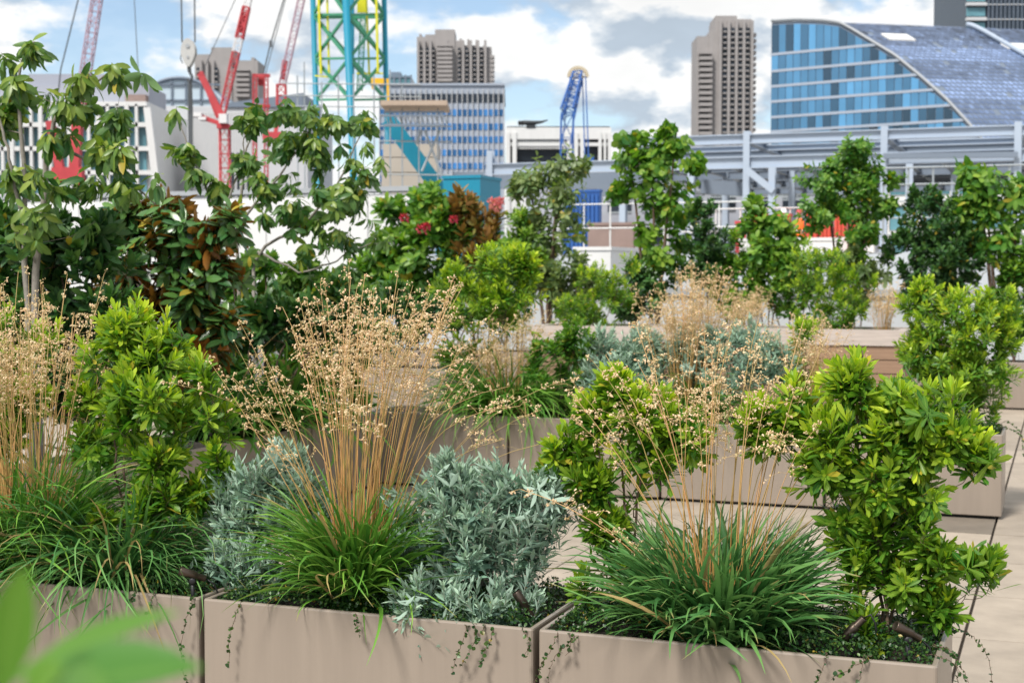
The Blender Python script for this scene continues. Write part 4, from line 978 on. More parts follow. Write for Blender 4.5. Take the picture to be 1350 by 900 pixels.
person(1005, 262, B_S + 12.3, 'worker in a lime vest standing apart at the left of the other two', 'hivis_yellow', 'helmet_white', 2.6)

# --- red luffing crane
d = 180.0; bt = P(296, 152, d); k = d / F; root = thing('crane', 'red luffing tower crane with a white cab and a raised lattice jib', 'crane', (bt[0], bt[1], -25), 0)
m = MB(); lattice(m, [bt[0], bt[1], -25], P(296, 166, d), 12 * k, 12 * k, 26, .15, .08); finish(m, 'mast', M['crane_red'], root)
m = MB(); m.box(P(295, 167, d), (7.5 * k, .8, 3 * k)); m.bar(P(262, 155, d), P(294, 165, d), .9, .35); m.bar(P(292, 152, d), P(264, 97, d), .75, .75); m.bar(P(287, 156, d + 1.5), P(270, 112, d + 1.5), .35); m.box(P(266, 97, d), (2.4 * k, .4, 2.4 * k)); m.bar(P(262, 152, d), P(290, 162, d), .35); finish(m, 'a_frame', M['crane_red'], root)
m = MB(); m.box(P(295, 157, d - 1), (5 * k, .7, 6 * k)); m.box(P(259, 152, d), (8 * k, .8, 2.6 * k)); m.box(P(268, 157, d), (5 * k, .8, 2.0 * k)); finish(m, 'cab', M['crane_white'], root)
ja, jb = P(293, 150, d), P(334, -30, d); jp = lambda t: ja + (jb - ja) * t
m = MB(); lattice(m, jp(0), jp(.45), 7 * k, 9 * k, 9, .12, .06); lattice(m, jp(.55), jp(.78), 9 * k, 8 * k, 5, .2, .12)
m.box(jp(.66), (4 * k, .3, 11 * k), np.array([nrmz(np.cross(jb - ja, [0, 1, 0])), [0, 1, 0], nrmz(jb - ja)])); finish(m, 'jib', M['crane_red'], root)
m = MB(); lattice(m, jp(.45), jp(.55), 9 * k, 9 * k, 3, .11, .06); lattice(m, jp(.78), jp(1.3), 8 * k, 7 * k, 9, .11, .06); finish(m, 'jib_section', M['crane_white'], root)
m = MB(); m.tube([P(266, 97, d), jp(1.25)], .05, 4); finish(m, 'luffing_rope', M['cable'], root)

# --- second red crane behind the left tree, with the pink lattice jib
d = 150.0; k = d / F; bt = P(92, 160, d); root = thing('crane', 'red crane base seen through the left tree, its thin pinkish jib rising past the cloud', 'crane', (bt[0], bt[1], -25), 0)
m = MB(); lattice(m, [bt[0], bt[1], -25], P(92, 236, d), 30 * k, 30 * k, 5, .4, .25); m.box(P(90, 228, d), (20 * k, .6, 7 * k)); m.bar(P(66, 160, d), P(82, 235, d), .8); m.bar(P(103, 150, d), P(98, 235, d), 1.0); m.bar(P(75, 200, d), P(98, 180, d), .4)
m.bar(P(108, 145, d), P(110, 100, d), .7); finish(m, 'mast', M['crane_red'], root)
m = MB(); lattice(m, P(106, 140, d), P(134, -40, d), 12 * k, 11 * k, 13, .11, .06); finish(m, 'jib', M['crane_pink'], root)
m = MB(); m.tube([P(80, 92, d), P(113, -40, d)], .07, 4); m.tube([P(80, 92, d), P(72, 170, d)], .07, 4); m.tube([P(176, -20, d), P(183, 110, d)], .04, 4); finish(m, 'pendant_line', M['cable'], root)

# --- third red rig behind the mid tree with the second pink jib
d = 170.0; k = d / F; bt = P(346, 190, d); root = thing('crane', 'red steel rig with a slim red and pink lattice boom left of the turquoise mast', 'crane', (bt[0], bt[1], -25), 0)
m = MB()
for px in (336, 351): lattice(m, P(px, 240, d), P(px, 98, d), 4.5 * k, 4.5 * k, 10, .10, .06)
for py in (100, 140, 165): m.bar(P(333, py, d), P(356, py, d), .35)
m.box(P(345, 108, d + 1), (4 * k, .5, 5 * k)); m.bar(P(345, 240, d), [P(345, 240, d)[0], bt[1], -25], 1.2); m.box(P(362, 180, d), (14 * k, 1.0, 5 * k)); finish(m, 'mast', M['crane_red'], root)
m = MB(); lattice(m, P(371, 140, d), P(371, 112, d), 11 * k, 11 * k, 2, .15, .1); m.bar(P(376, 80, d), P(372, 105, d), .55); m.bar(P(362, 180, d), P(371, 140, d), .4); finish(m, 'boom_foot', M['crane_red'], root)
m = MB(); lattice(m, P(372, 112, d), P(404, -30, d), 8 * k, 8 * k, 14, .09, .05); finish(m, 'jib', M['crane_pink'], root)
m = MB(); m.tube([P(347, 98, d), P(356, 60, d), P(377, -10, d)], .08, 4); m.tube([P(350, 98, d), P(379, -10, d)], .05, 4); m.box(P(357, 58, d), (1.6 * k, .2, 4 * k)); finish(m, 'pendant_line', M['cable'], root)

# --- hanging hook block
d = 60.0; k = d / F; c = P(249, 70, d); root = thing('hook_block', 'big grey pulley hook block hanging on two ropes, chain slings below', 'hook block', (c[0], c[1], c[2]), 0)
m = MB(); an = np.linspace(0, 2 * math.pi, 20, endpoint=False)
shp = [[(9.5 if math.sin(a) > 0 else 9.5 - 4.2 * (-math.sin(a)) ** 1.2) * k * math.cos(a), 0, (18 if math.sin(a) > 0 else 19) * k * math.sin(a)] for a in an]
for y in (-.22, .16): m.loops([[[x, y, z] for x, _, z in shp], [[x, y + .06, z] for x, _, z in shp]], capb=True, capt=True)
m.obj('side_plate', M['hook_grey'], root)
m = MB()
for (x, z, r_) in ((0, 8, 7.5), (0, -6, 4.5)): m.lathe((x * k, -.26, z * k), (0, 1, 0), [(0, r_ * k * .35), (.05, r_ * k * .35), (.06, r_ * k), (.30, r_ * k), (.5, r_ * k * .3)], 16)
m.obj('pulley', M['coping_grey'], root)
m = MB(); 
for a, b in ((238, 240), (256, 257)): m.tube([P(b, 56, d), P(a, -60, d)], .035, 5)
m.tube([P(240, 62, d), P(238, 78, d), P(241, 84, d)], .02, 4); finish(m, 'rope', M['cable'], root)
m = MB(); m.tube([P(249, 88, d), P(250, 95, d)], .09, 6); m.tube([P(250, 95, d), P(253.5, 102, d), P(250.5, 109, d), P(247.2, 104, d)], .07, 6)
for dx in (-1.2, 0.2, 1.4): m.tube([P(250.5 + dx, 108, d), P(251 + dx * 1.6, 150, d + .2), P(252 + dx * .8, 300, d)], .045 if dx else .07, 5)
finish(m, 'sling', M['cable'], root)

# --- turquoise and yellow mast
d = 80.0; k = d / F; c = P(460, 100, d); root = thing('construction_mast', 'turquoise four legged mast with yellow ladders and green cross bracing', 'mast', (c[0], c[1], -25), 0)
LG = {'l': (414, d + 1.6), 'r': (508, d + 1.6), 'n': (459, d - .6), 'f': (463, d + 4.2)}
def lg(q, py):
    px, dd = LG[q]; return P({'l': 412.5 + (py) * .03, 'r': 506.5 + .022 * py, 'n': 456 + py * .045, 'f': 464.0}[q], py, dd)
zb = -24.5
for q, r_ in (('l', 3.8), ('r', 3.6), ('n', 5.0), ('f', 3.4)):
    m = MB(); a, b_ = lg(q, 140), lg(q, -50); bb = b_ + (a - b_) * ((b_[2] + 24.9) / (b_[2] - a[2])); m.tube([bb, b_], r_ * k, 10); finish(m, 'mast_leg', M['turquoise'], root, True)
for (q, dx, y1) in (('l', 10.0, 100), ('r', -9.0, 98)):
    m = MB(); a, b_ = lg(q, -50), lg(q, y1); off = np.array([dx * k, -.7, 0]); m.bar(a + off, b_ + off, 6.5 * k, .12); finish(m, 'yellow_rail', M['mast_yellow'], root)
for px0, px1 in ((430, 434), (481, 487)):
    m = MB(); m.bar(P(px0, -50, d + 1), P(px1, 101, d + 1), 5.0 * k, .1); finish(m, 'yellow_rail', M['mast_yellow'], root)
m = MB(); m.bar(P(415, 100, d + .9), P(436, 102, d + .9), .08); finish(m, 'yellow_rail', M['mast_yellow'], root)
m = MB(); m.bar(P(470, 97, d + .9), P(505, 97, d + .9), .08); finish(m, 'yellow_rail', M['mast_yellow'], root)
m = MB(); m.box(P(477, 8, d + 1.5), (6 * k, .1, 9 * k)); finish(m, 'yellow_panel', M['mast_yellow'], root)
m = MB()
for (q1, q2) in (('l', 'n'), ('n', 'r'), ('l', 'f'), ('f', 'r')):
    for y in (-48, 20, 78, 132): m.bar(lg(q1, y), lg(q2, y - 1), .12)
    for (ya, yb) in ((-48, 20), (20, 78), (78, 132)):
        m.bar(lg(q1, ya), lg(q2, yb), .14)
        if 'n' in (q1, q2): m.bar(lg(q1, yb), lg(q2, ya), .14)
for (q1, q2) in (('l', 'f'), ('f', 'r')): m.bar(lg(q1, 22), lg(q2, 21), .16, .30)
lattice(m, P(474, 120, d + 2.5), P(479, 20, d + 2.5), .28, .28, 14, .04, .025)
finish(m, 'brace', M['mast_green'], root)
m = MB(); m.box(P(498, 108, d - 1), (8 * k, .2, 4 * k)); m.bar(P(491, 104, d - 1), P(491, 118, d - 1), .07); m.bar(P(511, 104, d - 1), P(512, 140, d - 1), .12)
finish(m, 'amber_hoist_frame', M['amber'], root)
# diagonal turquoise strut and grey kentledge
root = thing('raking_strut', 'turquoise steel strut raking down to the right beside the scaffold', 'strut', (*P(580, 250, 72)[:2], SZ), 0)
m = MB(); m.bar(P(512, 158, 72), P(581, 252, 72), .5, .75); m.bar(P(581, 252, 72), [P(581, 252, 72)[0], 72.0, SZ], .5); finish(m, 'strut', M['turquoise'], root)
root = thing('concrete_kentledge', 'pile of plain beige concrete ballast under the scaffold', 'concrete block', (*P(545, 240, 76)[:2], SZ), 0); k = 76 / F
m = MB(); z_ = P(545, 192, 76)[2]
for (x0, x1, y0, y1) in ((505, 578, 190, 207), (505, 576, 208, 227), (503, 578, 228, 248), (505, 572, 249, 285)): a, b_ = P(x0, y0, 76), P(x1, y1, 76); m.box(((a[0] + b_[0]) / 2, 77, (a[2] + b_[2]) / 2), ((b_[0] - a[0]) / 2, 1, (a[2] - b_[2]) / 2))
finish(m, 'block', M['concrete_pale'], root)

# --- scaffold around the mast foot, with its loading platform
d = 68.0; k = d / F; root = thing('scaffold', 'tube scaffold with a timber loading platform in front of the blue windowed office', 'scaffold', (*P(470, 250, d)[:2], SZ), 0)
def pole(p, q, r_=.035): m = MB(); m.tube([p, q], r_, 5); finish(m, 'pole', M['scaffold_steel'], root)
for px, yt in ((392, 100), (401, 82), (424, 108), (446, 100), (466, 98), (493, 100), (514, 92), (530, 110), (552, 122), (577, 128)):
    for dd in (d, d + 2.2): t_ = P(px, yt + (dd - d), dd); pole([t_[0], dd, SZ], t_)
for py in (112, 128, 142):
    for dd in (d - .05, d + 2.25): pole(P(372, py - 2, dd), P(556, py, dd), .03)
for py in (152, 166, 186, 230): pole(P(500, py, d - .05), P(596, py + 1, d - .05))
for a, b_ in (((560, 172), (588, 246)), ((580, 172), (556, 226)), ((556, 172), (548, 190))): pole(P(*a, d - .1), P(*b_, d - .1), .06)
for i in range(14): pole(P(508 + 6 * i, 150 + (i % 3) * 2, d - .5), P(512 + 6 * i, 165, d - .3), .025)
m = MB(); a, b_ = P(505, 137, d), P(591, 143, d); m.box(((a[0] + b_[0]) / 2, d + .3, (a[2] + b_[2]) / 2), ((b_[0] - a[0]) / 2, 1.6, .11)); finish(m, 'loading_platform', M['scaffold_plank'], root)
m = MB()
for py in (148, 152.5, 165): m.bar(P(506, py, d - 1), P(586, py, d - 1), .12, .09)
finish(m, 'platform_beam', M['steel_mid'], root)

# --- white site hoarding beyond the terrace on the left
bh = 23.0; a0, _ = ab(at(-220, 270, bh)); a1, _ = ab(at(545, 250, bh)); zt_ = at(520, 249, bh)[2]; root = thing('site_hoarding', 'long plain white hoarding wall behind the trees on the left', 'hoarding', RC((a0 + a1) / 2, bh, -25), RZ); L = (a1 - a0) / 2
m = MB(); m.box((0, .2, (zt_ + 25) / 2 - .05), (L, .2, (zt_ + 25) / 2 - .05))
for k in range(int(L * 2 / 2.4)): m.box((-L + 2.4 * k + 1.2, -.02, (zt_ + 25) / 2 - .1), (1.19, .02, (zt_ + 25) / 2 - .12))
m.obj('panel', M['white_clad'], root)
m = MB(); m.box((0, .2, zt_ + 25), (L + .05, .26, .05)); m.obj('capping', M['coping_grey'], root)
# ------------------------------------------------------------------ plants
leaf_mat('leaf_lime', (0.080, 0.215, 0.022), (0.44, 0.57, 0.040), trans=0.36, rough=0.40)
leaf_mat('leaf_silver', (0.165, 0.300, 0.225), (0.42, 0.57, 0.43), under=(0.37, 0.50, 0.41), trans=0.18, rough=0.62, spec=0.25, spots=0.006, vein=0.30, var=0.16, tcol=(1.0, 1.1, .8))
leaf_mat('leaf_dark', (0.036, 0.105, 0.035), (0.11, 0.25, 0.045), trans=0.18, rough=0.36, vein=0.10)
leaf_mat('leaf_magnolia', (0.030, 0.100, 0.030), (0.11, 0.25, 0.04), under=(0.36, 0.155, 0.03), trans=0.08, rough=0.28, vein=0.22, spec=0.55)
leaf_mat('leaf_whorl', (0.046, 0.135, 0.034), (0.28, 0.37, 0.05), under=(0.14, 0.25, 0.09), trans=0.28, rough=0.38, vein=0.12)
leaf_mat('leaf_mid', (0.066, 0.195, 0.028), (0.26, 0.42, 0.05), trans=0.34, rough=0.42, vein=0.12)
leaf_mat('leaf_olive', (0.090, 0.165, 0.055), (0.26, 0.34, 0.11), under=(0.20, 0.27, 0.13), trans=0.30, rough=0.45, vein=0.12)
leaf_mat('leaf_bronze', (0.05, 0.14, 0.03), (0.30, 0.19, 0.05), under=(0.30, 0.155, 0.05), trans=0.15, rough=0.36, vein=0.12)
leaf_mat('leaf_creeper', (0.016, 0.055, 0.014), (0.08, 0.17, 0.03), trans=0.15, rough=0.4, vein=0.0)
leaf_mat('petal_red', (0.42, 0.02, 0.05), (0.62, 0.07, 0.10), trans=0.2, vein=0.0, spots=0, tcol=(1.2, .6, .6))
leaf_mat('petal_pink', (0.62, 0.16, 0.16), (0.75, 0.28, 0.26), trans=0.2, vein=0.0, spots=0, tcol=(1.2, .7, .7))
grad_mat('blade_green', (0.050, 0.165, 0.022), (0.150, 0.350, 0.045), 0.45, 0.3, trans=0.22)
grad_mat('blade_blue', (0.040, 0.150, 0.040), (0.120, 0.290, 0.075), 0.45, 0.3, trans=0.22)
grad_mat('stalk_straw', (0.40, 0.19, 0.035), (0.66, 0.47, 0.21), 0.6, 0.3)
grad_mat('seed_straw', (0.58, 0.40, 0.19), (0.88, 0.72, 0.47), 0.75, 0.22, trans=0.15)
mat('bark_brown', (0.13, 0.085, 0.06), 0.85, noise=0.3, nscale=40, bump=0.3, bscale=120)
mat('bark_grey', (0.24, 0.22, 0.19), 0.85, noise=0.3, nscale=40, bump=0.3, bscale=120)
mat('twig_silver', (0.30, 0.29, 0.24), 0.85, noise=0.2, nscale=40)
M = MATS
SO = PH - .05
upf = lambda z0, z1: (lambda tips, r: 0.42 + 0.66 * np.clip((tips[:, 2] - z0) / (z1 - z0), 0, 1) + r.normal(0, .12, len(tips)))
LIME = dict(wood=M['bark_brown'], leaf=M['leaf_lime'], SL=0.10, leafn=22, LL=(0.072, 0.050), ratio=0.26, stem_r=.006, depth_up=.55, cl=4, clr=.40, jit=.25, inc=(1.40, 0.28), bend=(0.35, -0.05), prof=OBLANC, fold=0.22)
bz = lambda px, b, z=SO: (lambda p: (p[0], p[1], z))(at(px, 700, b))

# --- front row
GA = 'lime green bushes with rosetted leaf tips'
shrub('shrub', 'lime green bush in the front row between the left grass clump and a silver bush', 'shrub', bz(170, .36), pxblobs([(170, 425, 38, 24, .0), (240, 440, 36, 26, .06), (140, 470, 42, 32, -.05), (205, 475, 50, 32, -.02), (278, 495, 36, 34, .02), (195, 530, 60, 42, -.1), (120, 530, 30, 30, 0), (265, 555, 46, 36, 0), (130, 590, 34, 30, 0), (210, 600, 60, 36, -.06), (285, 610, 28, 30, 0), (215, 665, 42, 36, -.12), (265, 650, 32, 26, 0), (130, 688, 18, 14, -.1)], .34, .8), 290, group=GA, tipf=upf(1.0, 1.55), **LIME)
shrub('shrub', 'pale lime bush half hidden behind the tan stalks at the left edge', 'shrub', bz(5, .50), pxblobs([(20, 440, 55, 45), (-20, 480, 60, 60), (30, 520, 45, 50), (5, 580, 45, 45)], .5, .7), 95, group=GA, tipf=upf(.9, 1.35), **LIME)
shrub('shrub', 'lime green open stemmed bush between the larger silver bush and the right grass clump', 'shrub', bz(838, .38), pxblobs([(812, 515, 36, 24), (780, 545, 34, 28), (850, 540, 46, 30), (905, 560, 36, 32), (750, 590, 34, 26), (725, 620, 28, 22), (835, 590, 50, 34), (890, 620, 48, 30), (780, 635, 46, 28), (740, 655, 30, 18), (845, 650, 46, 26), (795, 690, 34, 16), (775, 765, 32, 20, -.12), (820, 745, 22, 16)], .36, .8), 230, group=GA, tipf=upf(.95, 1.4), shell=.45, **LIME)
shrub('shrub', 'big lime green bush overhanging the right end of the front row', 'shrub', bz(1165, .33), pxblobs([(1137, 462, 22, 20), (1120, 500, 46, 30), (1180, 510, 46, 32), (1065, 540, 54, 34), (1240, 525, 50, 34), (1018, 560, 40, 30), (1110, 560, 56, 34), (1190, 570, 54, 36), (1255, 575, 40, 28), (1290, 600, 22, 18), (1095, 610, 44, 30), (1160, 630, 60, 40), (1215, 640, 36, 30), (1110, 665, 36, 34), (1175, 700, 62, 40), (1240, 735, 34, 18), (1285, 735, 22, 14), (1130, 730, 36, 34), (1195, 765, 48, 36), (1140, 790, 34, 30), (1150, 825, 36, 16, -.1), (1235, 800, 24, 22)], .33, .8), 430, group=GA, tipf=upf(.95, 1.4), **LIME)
SILV = dict(wood=M['twig_silver'], leaf=M['leaf_silver'], SL=0.16, leafn=26, LL=(0.060, 0.034), ratio=0.25, cl=3, clr=.34, inc=(1.30, 0.22), bend=(0.30, 0.0), prof=LANCE, fold=0.30, jit=.22, stem_r=.007)
GS = 'silver grey bushes with small felted leaves'
shrub('shrub', 'silver grey bush left of the tall front grass, above the bronze spotlight', 'shrub', bz(355, .33), pxblobs([(345, 640, 60, 45), (320, 690, 50, 50), (400, 625, 42, 38), (330, 745, 55, 35, -.08), (390, 680, 45, 50), (295, 725, 30, 38, -.05), (300, 660, 30, 40), (370, 600, 30, 22), (340, 765, 40, 22, -.14)], .33, .8), 290, group=GS, depth_up=.55, **SILV)
shrub('shrub', 'larger silver grey bush in the middle of the front row, spilling over the rim', 'shrub', bz(620, .33), pxblobs([(600, 660, 85, 62), (680, 660, 62, 55), (560, 715, 65, 50), (640, 730, 90, 50), (710, 700, 45, 45), (560, 785, 65, 34, -.2), (650, 795, 70, 30, -.16), (520, 740, 34, 40, -.05), (600, 620, 30, 30), (660, 620, 30, 30), (720, 650, 30, 36)], .32, .85), 430, group=GS, depth_up=.55, **SILV)
GG = 'tall tan flowering grasses'
GM = dict(leafm=M['blade_green'], stemm=M['stalk_straw'], seedm=M['seed_straw'], group=GG)
grass('grass_clump', 'dense tan grass at the left edge of the front row with dark trailing leaves', bz(40, .25), blades=1000, blen=(.34, .76), br=.14, elm=1.28, out=.85, bw=.010, stems=90, sh=(.85, 1.20), spread=.12, plo=.72, thick=1.1, lean=(.0, 0), nb=12, ns=5, dry=.05, extra=((.30, -.05, 1.0, .2), (.25, .1, .85, .3), (-.25, 0, 1.0, .1)), **GM)
grass('grass_clump', 'leafy green grass tuft without flowers at the foot of the left lime bush', bz(160, .27), blades=750, blen=(.30, .66), br=.15, bw=.010, stems=0, out=1.1, leafm=M['blade_blue'], stemm=M['stalk_straw'], seedm=M['seed_straw'], group=GG)
grass('grass_clump', 'tall straw coloured grass between the two silver bushes, its seed heads in sharp focus', bz(470, .24), blades=1000, blen=(.26, .58), br=.085, bw=.0115, stems=88, sh=(.92, 1.24), spread=.15, plo=.74, thick=1.1, lean=(.04, 0), nb=13, ns=5, dry=.04, out=.72, elm=1.32,
      extra=((-.42, .0, 1.02, .03), (-.36, .1, .98, .05), (-.50, -.1, 1.0, .04), (.55, .0, 1.05, .55), (.45, -.1, .95, .3), (.38, .05, 1.0, .12), (.52, .1, .92, .16), (-.28, 0, .8, .3), (-.15, -.1, .75, .35), (.30, 0, .8, .4), (-.45, 0, .9, .06)), **GM)
grass('grass_clump', 'blue green grass before the right lime bush with a few long sparse stalks', bz(945, .24), blades=1250, blen=(.24, .50), br=.17, stems=34, plo=.72, thick=1.15, sh=(.80, 1.12), spread=.09, lean=(.02, 0), nb=13, ns=6, dry=.035, out=.68, elm=1.30, bw=.0165, leafm=M['blade_blue'], stemm=M['stalk_straw'], seedm=M['seed_straw'], group=GG,
      extra=((-.45, .05, .95, .10), (-.50, .0, .92, .08), (-.40, -.05, .85, .18), (-.75, -.1, .75, .25), (.30, 0, 1.05, .05), (.42, -.05, .95, .1), (.55, .05, .9, .15), (-.30, .1, 1.0, .10), (-.22, 0, 1.05, .05), (-.9, -.05, .55, .1), (.65, 0, .8, .2)))

def strand(px0, py0, pts, b=0.0, over=.02):
    p0 = at(px0, py0, .07); out = [p0 + [0, 0, .01], at(px0, py0, .0) + E3 * .012 - E2 * .006]
    for (x, y) in pts: out.append(at(x, y, -over - .02))
    return (out, .0125)
fa = lambda i: (front_a(i) - .58, front_a(i) + .58)
groundcover('mat of tiny round dark leaves under the right hand bush and grass, strands over the rim', *fa(0), .022, .578, 11000, M['leaf_creeper'], M['bark_brown'],
            [strand(735, 838, [(728, 852), (716, 872), (704, 900)]), strand(765, 842, [(745, 850), (728, 868), (722, 900)]), strand(752, 838, [(752, 850), (748, 862)]), strand(1090, 865, [(1085, 880), (1075, 905)]), strand(1150, 868, [(1120, 880), (1095, 895)]),
             strand(1140, 868, [(1135, 885), (1130, 905)]), ([RC(-.03, .2, .6), RC(.03, .16, .60), RC(.08, .12, .52), RC(.10, .06, .40)], .012), ([RC(-.03, .36, .6), RC(.05, .36, .62), RC(.12, .30, .57), RC(.15, .22, .44)], .012), ([RC(-.04, .1, .6), RC(.03, .08, .59), RC(.08, .05, .54)], .012), ([RC(-.03, .22, .6), RC(.04, .18, .58), RC(.05, .12, .50), RC(.045, .08, .36)], .012)], group='creeping ground cover in the planters')
groundcover('mat of tiny round dark leaves under the silver bushes, strands over the front rim', *fa(1), .022, .578, 11000, M['leaf_creeper'], M['bark_brown'],
            [strand(318, 798, [(310, 812), (303, 835), (302, 880)]), strand(615, 826, [(612, 840), (604, 860), (594, 890)]), strand(628, 828, [(626, 845), (615, 865), (608, 878)]), strand(650, 830, [(648, 842), (638, 858), (634, 876)]), strand(640, 828, [(632, 838), (622, 848)]), strand(690, 834, [(700, 848), (690, 865)]), strand(470, 812, [(470, 825), (474, 838)])], group='creeping ground cover in the planters')
groundcover('mat of tiny round dark leaves around the left spotlight, strand by the planter joint', *fa(2), .022, .578, 11000, M['leaf_creeper'], M['bark_brown'],
            [strand(256, 790, [(252, 800), (244, 822), (238, 850), (240, 880), (248, 905)]), strand(182, 780, [(176, 790), (168, 794)]), strand(205, 783, [(198, 800), (192, 812)])], group='creeping ground cover in the planters')
r2 = lambda i: (A2 - .6 - i * (1.2 + GAP) - .57, A2 - .6 - i * (1.2 + GAP) + .57)
groundcover('mat of tiny leaves at the open right end of the second row, spilling over its corner', *r2(0), B2 + .022, B2 + .578, 5000, M['leaf_creeper'], M['bark_brown'],
            [([RC(A2 - .06, B2 + .3, .6), RC(A2 + .02, B2 + .25, .67), RC(A2 + .12, B2 + .2, .58), RC(A2 + .14, B2 + .15, .42)], .016), ([RC(A2 - .1, B2 + .2, .6), RC(A2 + .01, B2 + .1, .64), RC(A2 + .1, B2 + .08, .60), RC(A2 + .17, B2 + .05, .48)], .016)], group='creeping ground cover in the planters', lsz=.018)

# --- second row
bm = B2 + .32
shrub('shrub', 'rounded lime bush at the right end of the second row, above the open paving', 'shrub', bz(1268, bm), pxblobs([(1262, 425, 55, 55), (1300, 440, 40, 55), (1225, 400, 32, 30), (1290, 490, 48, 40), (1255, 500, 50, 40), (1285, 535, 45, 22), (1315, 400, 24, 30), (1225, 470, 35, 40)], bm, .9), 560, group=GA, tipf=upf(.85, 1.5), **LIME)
for px, lab, bl in ((830, 'blurred silver grey bush in the second row, left of two', [(830, 490, 60, 48), (790, 510, 44, 38), (800, 460, 36, 28), (850, 455, 36, 24)]), (960, 'blurred silver grey bush in the second row, right of two, behind the sparse stalks', [(960, 485, 74, 52), (1015, 475, 44, 42), (900, 490, 46, 48), (965, 448, 46, 26), (915, 450, 36, 24)])):
    shrub('shrub', lab, 'shrub', bz(px, bm), pxblobs(bl, bm, .7), 360, group=GS, depth_up=.55, **{**SILV, 'LL': (.07, .045), 'leafn': 20})
grass('grass_clump', 'blurred tan grass with dark green leaves at the left of the second row', bz(668, bm), blades=900, blen=(.45, .85), br=.22, bw=.012, stems=70, sh=(.55, .95), spread=.13, nb=12, ns=5, thick=1.5, ssize=1.3, **GM)
grass('grass_clump', 'big hazy tan grass of the second row beside the silver bushes', bz(905, bm), blades=600, blen=(.35, .75), br=.18, bw=.012, stems=110, sh=(.85, 1.30), spread=.15, lean=(.03, .0), nb=14, ns=6, thick=1.5, ssize=1.4, **GM)
grass('grass_clump', 'small pale grass in the second row behind the big right bush', bz(1062, bm), blades=250, blen=(.3, .55), br=.10, stems=36, sh=(.6, .95), spread=.14, nb=12, ns=5, thick=1.5, ssize=1.3, **GM)
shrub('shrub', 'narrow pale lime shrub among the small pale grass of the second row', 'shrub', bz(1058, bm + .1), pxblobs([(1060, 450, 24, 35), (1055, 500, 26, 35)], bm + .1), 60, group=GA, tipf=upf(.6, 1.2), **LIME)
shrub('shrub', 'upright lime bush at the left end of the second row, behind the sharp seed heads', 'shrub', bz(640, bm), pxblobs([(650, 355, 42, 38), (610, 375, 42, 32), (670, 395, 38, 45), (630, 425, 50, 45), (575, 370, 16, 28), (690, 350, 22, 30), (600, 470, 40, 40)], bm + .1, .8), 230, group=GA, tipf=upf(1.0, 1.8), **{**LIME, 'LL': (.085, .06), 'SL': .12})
# low leafy fill in row two between the grasses
shrub('shrub', 'low dark green shrub filling the second row behind the sharp seed heads', 'shrub', bz(735, bm), pxblobs([(740, 480, 45, 45), (720, 520, 40, 25), (760, 450, 30, 30)], bm), 160, wood=M['bark_brown'], leaf=M['leaf_mid'], SL=.12, leafn=14, LL=(.08, .05), ratio=.4, prof=ELLIP, tint=(0, .5))
# --- raised timber bed
bb = 12.25
BZ_ = lambda px: bz(px, bb, BEDZ)
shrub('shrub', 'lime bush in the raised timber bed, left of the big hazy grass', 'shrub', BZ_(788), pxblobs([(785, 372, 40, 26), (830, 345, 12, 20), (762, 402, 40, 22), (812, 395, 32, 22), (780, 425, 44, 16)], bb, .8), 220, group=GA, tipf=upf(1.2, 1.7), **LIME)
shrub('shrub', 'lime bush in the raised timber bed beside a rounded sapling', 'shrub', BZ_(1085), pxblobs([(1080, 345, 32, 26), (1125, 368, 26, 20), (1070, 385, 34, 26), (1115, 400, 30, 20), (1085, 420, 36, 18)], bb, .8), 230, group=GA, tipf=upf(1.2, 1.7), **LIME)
grass('grass_clump', 'wispy blurred tan grass at the right end of the raised timber bed', BZ_(1160), blades=120, blen=(.2, .4), br=.10, stems=45, sh=(.45, .78), spread=.10, nb=12, ns=5, thick=1.6, ssize=1.4, **GM)
grass('grass_clump', 'faint blurred tan grass in the middle of the raised timber bed', BZ_(985), blades=150, blen=(.2, .45), br=.12, stems=50, sh=(.4, .7), spread=.22, nb=12, ns=5, thick=1.6, ssize=1.4, **GM)

# --- left arm: trees, magnolia, dark laurel, strap leaves
aL_ = AL - .30
def armb(px):       # how far back the arm's middle line is under that pixel column
    k = (px - CX) / F; num = k * (O[1] + E1[1] * aL_) - (O[0] + E1[0] * aL_); return num / (E2[0] - k * E2[1])
def arm(px, z=SO): b = armb(px); return tuple(RC(aL_, b, z)), b
WH = dict(wood=M['bark_grey'], leaf=M['leaf_whorl'], SL=0.07, leafn=10, LL=(0.135, 0.092), ratio=0.35, inc=(1.75, 0.8), bend=(0.70, 0.5), droop=0.95, prof=ELLIP, fold=0.25, tint=(0.0, 0.75), depth_up=.35, shell=.2, wood_name='trunk', leaf_name='crown', sk=.008, cl=2)
GT = 'saplings in the planters'
def trunkpx(pts, b, rads): return ([at(x, y, b) for x, y in pts], rads)
base, b_ = arm(40); b_ = armb(60)
t1 = ([np.array(base)] + [at(x, y, b_) for x, y in ((35, 420), (33, 290), (30, 180), (25, 90), (45, 55))], [.022, .019, .015, .012, .008, .004])
t2 = ([np.array(base) + E2 * .08] + [at(x, y, b_) for x, y in ((44, 400), (52, 290), (68, 190), (72, 150), (120, 115), (150, 90))], [.026, .022, .019, .016, .012, .008, .004])
t3 = ([at(68, 190, b_)] + [at(x, y, b_ + .1) for x, y in ((110, 210), (165, 235), (205, 270))], [.012, .009, .007, .004])
t4 = ([at(33, 290, b_)] + [at(x, y, b_ - .1) for x, y in ((10, 200), (0, 160), (-20, 110))], [.012, .009, .007, .004])
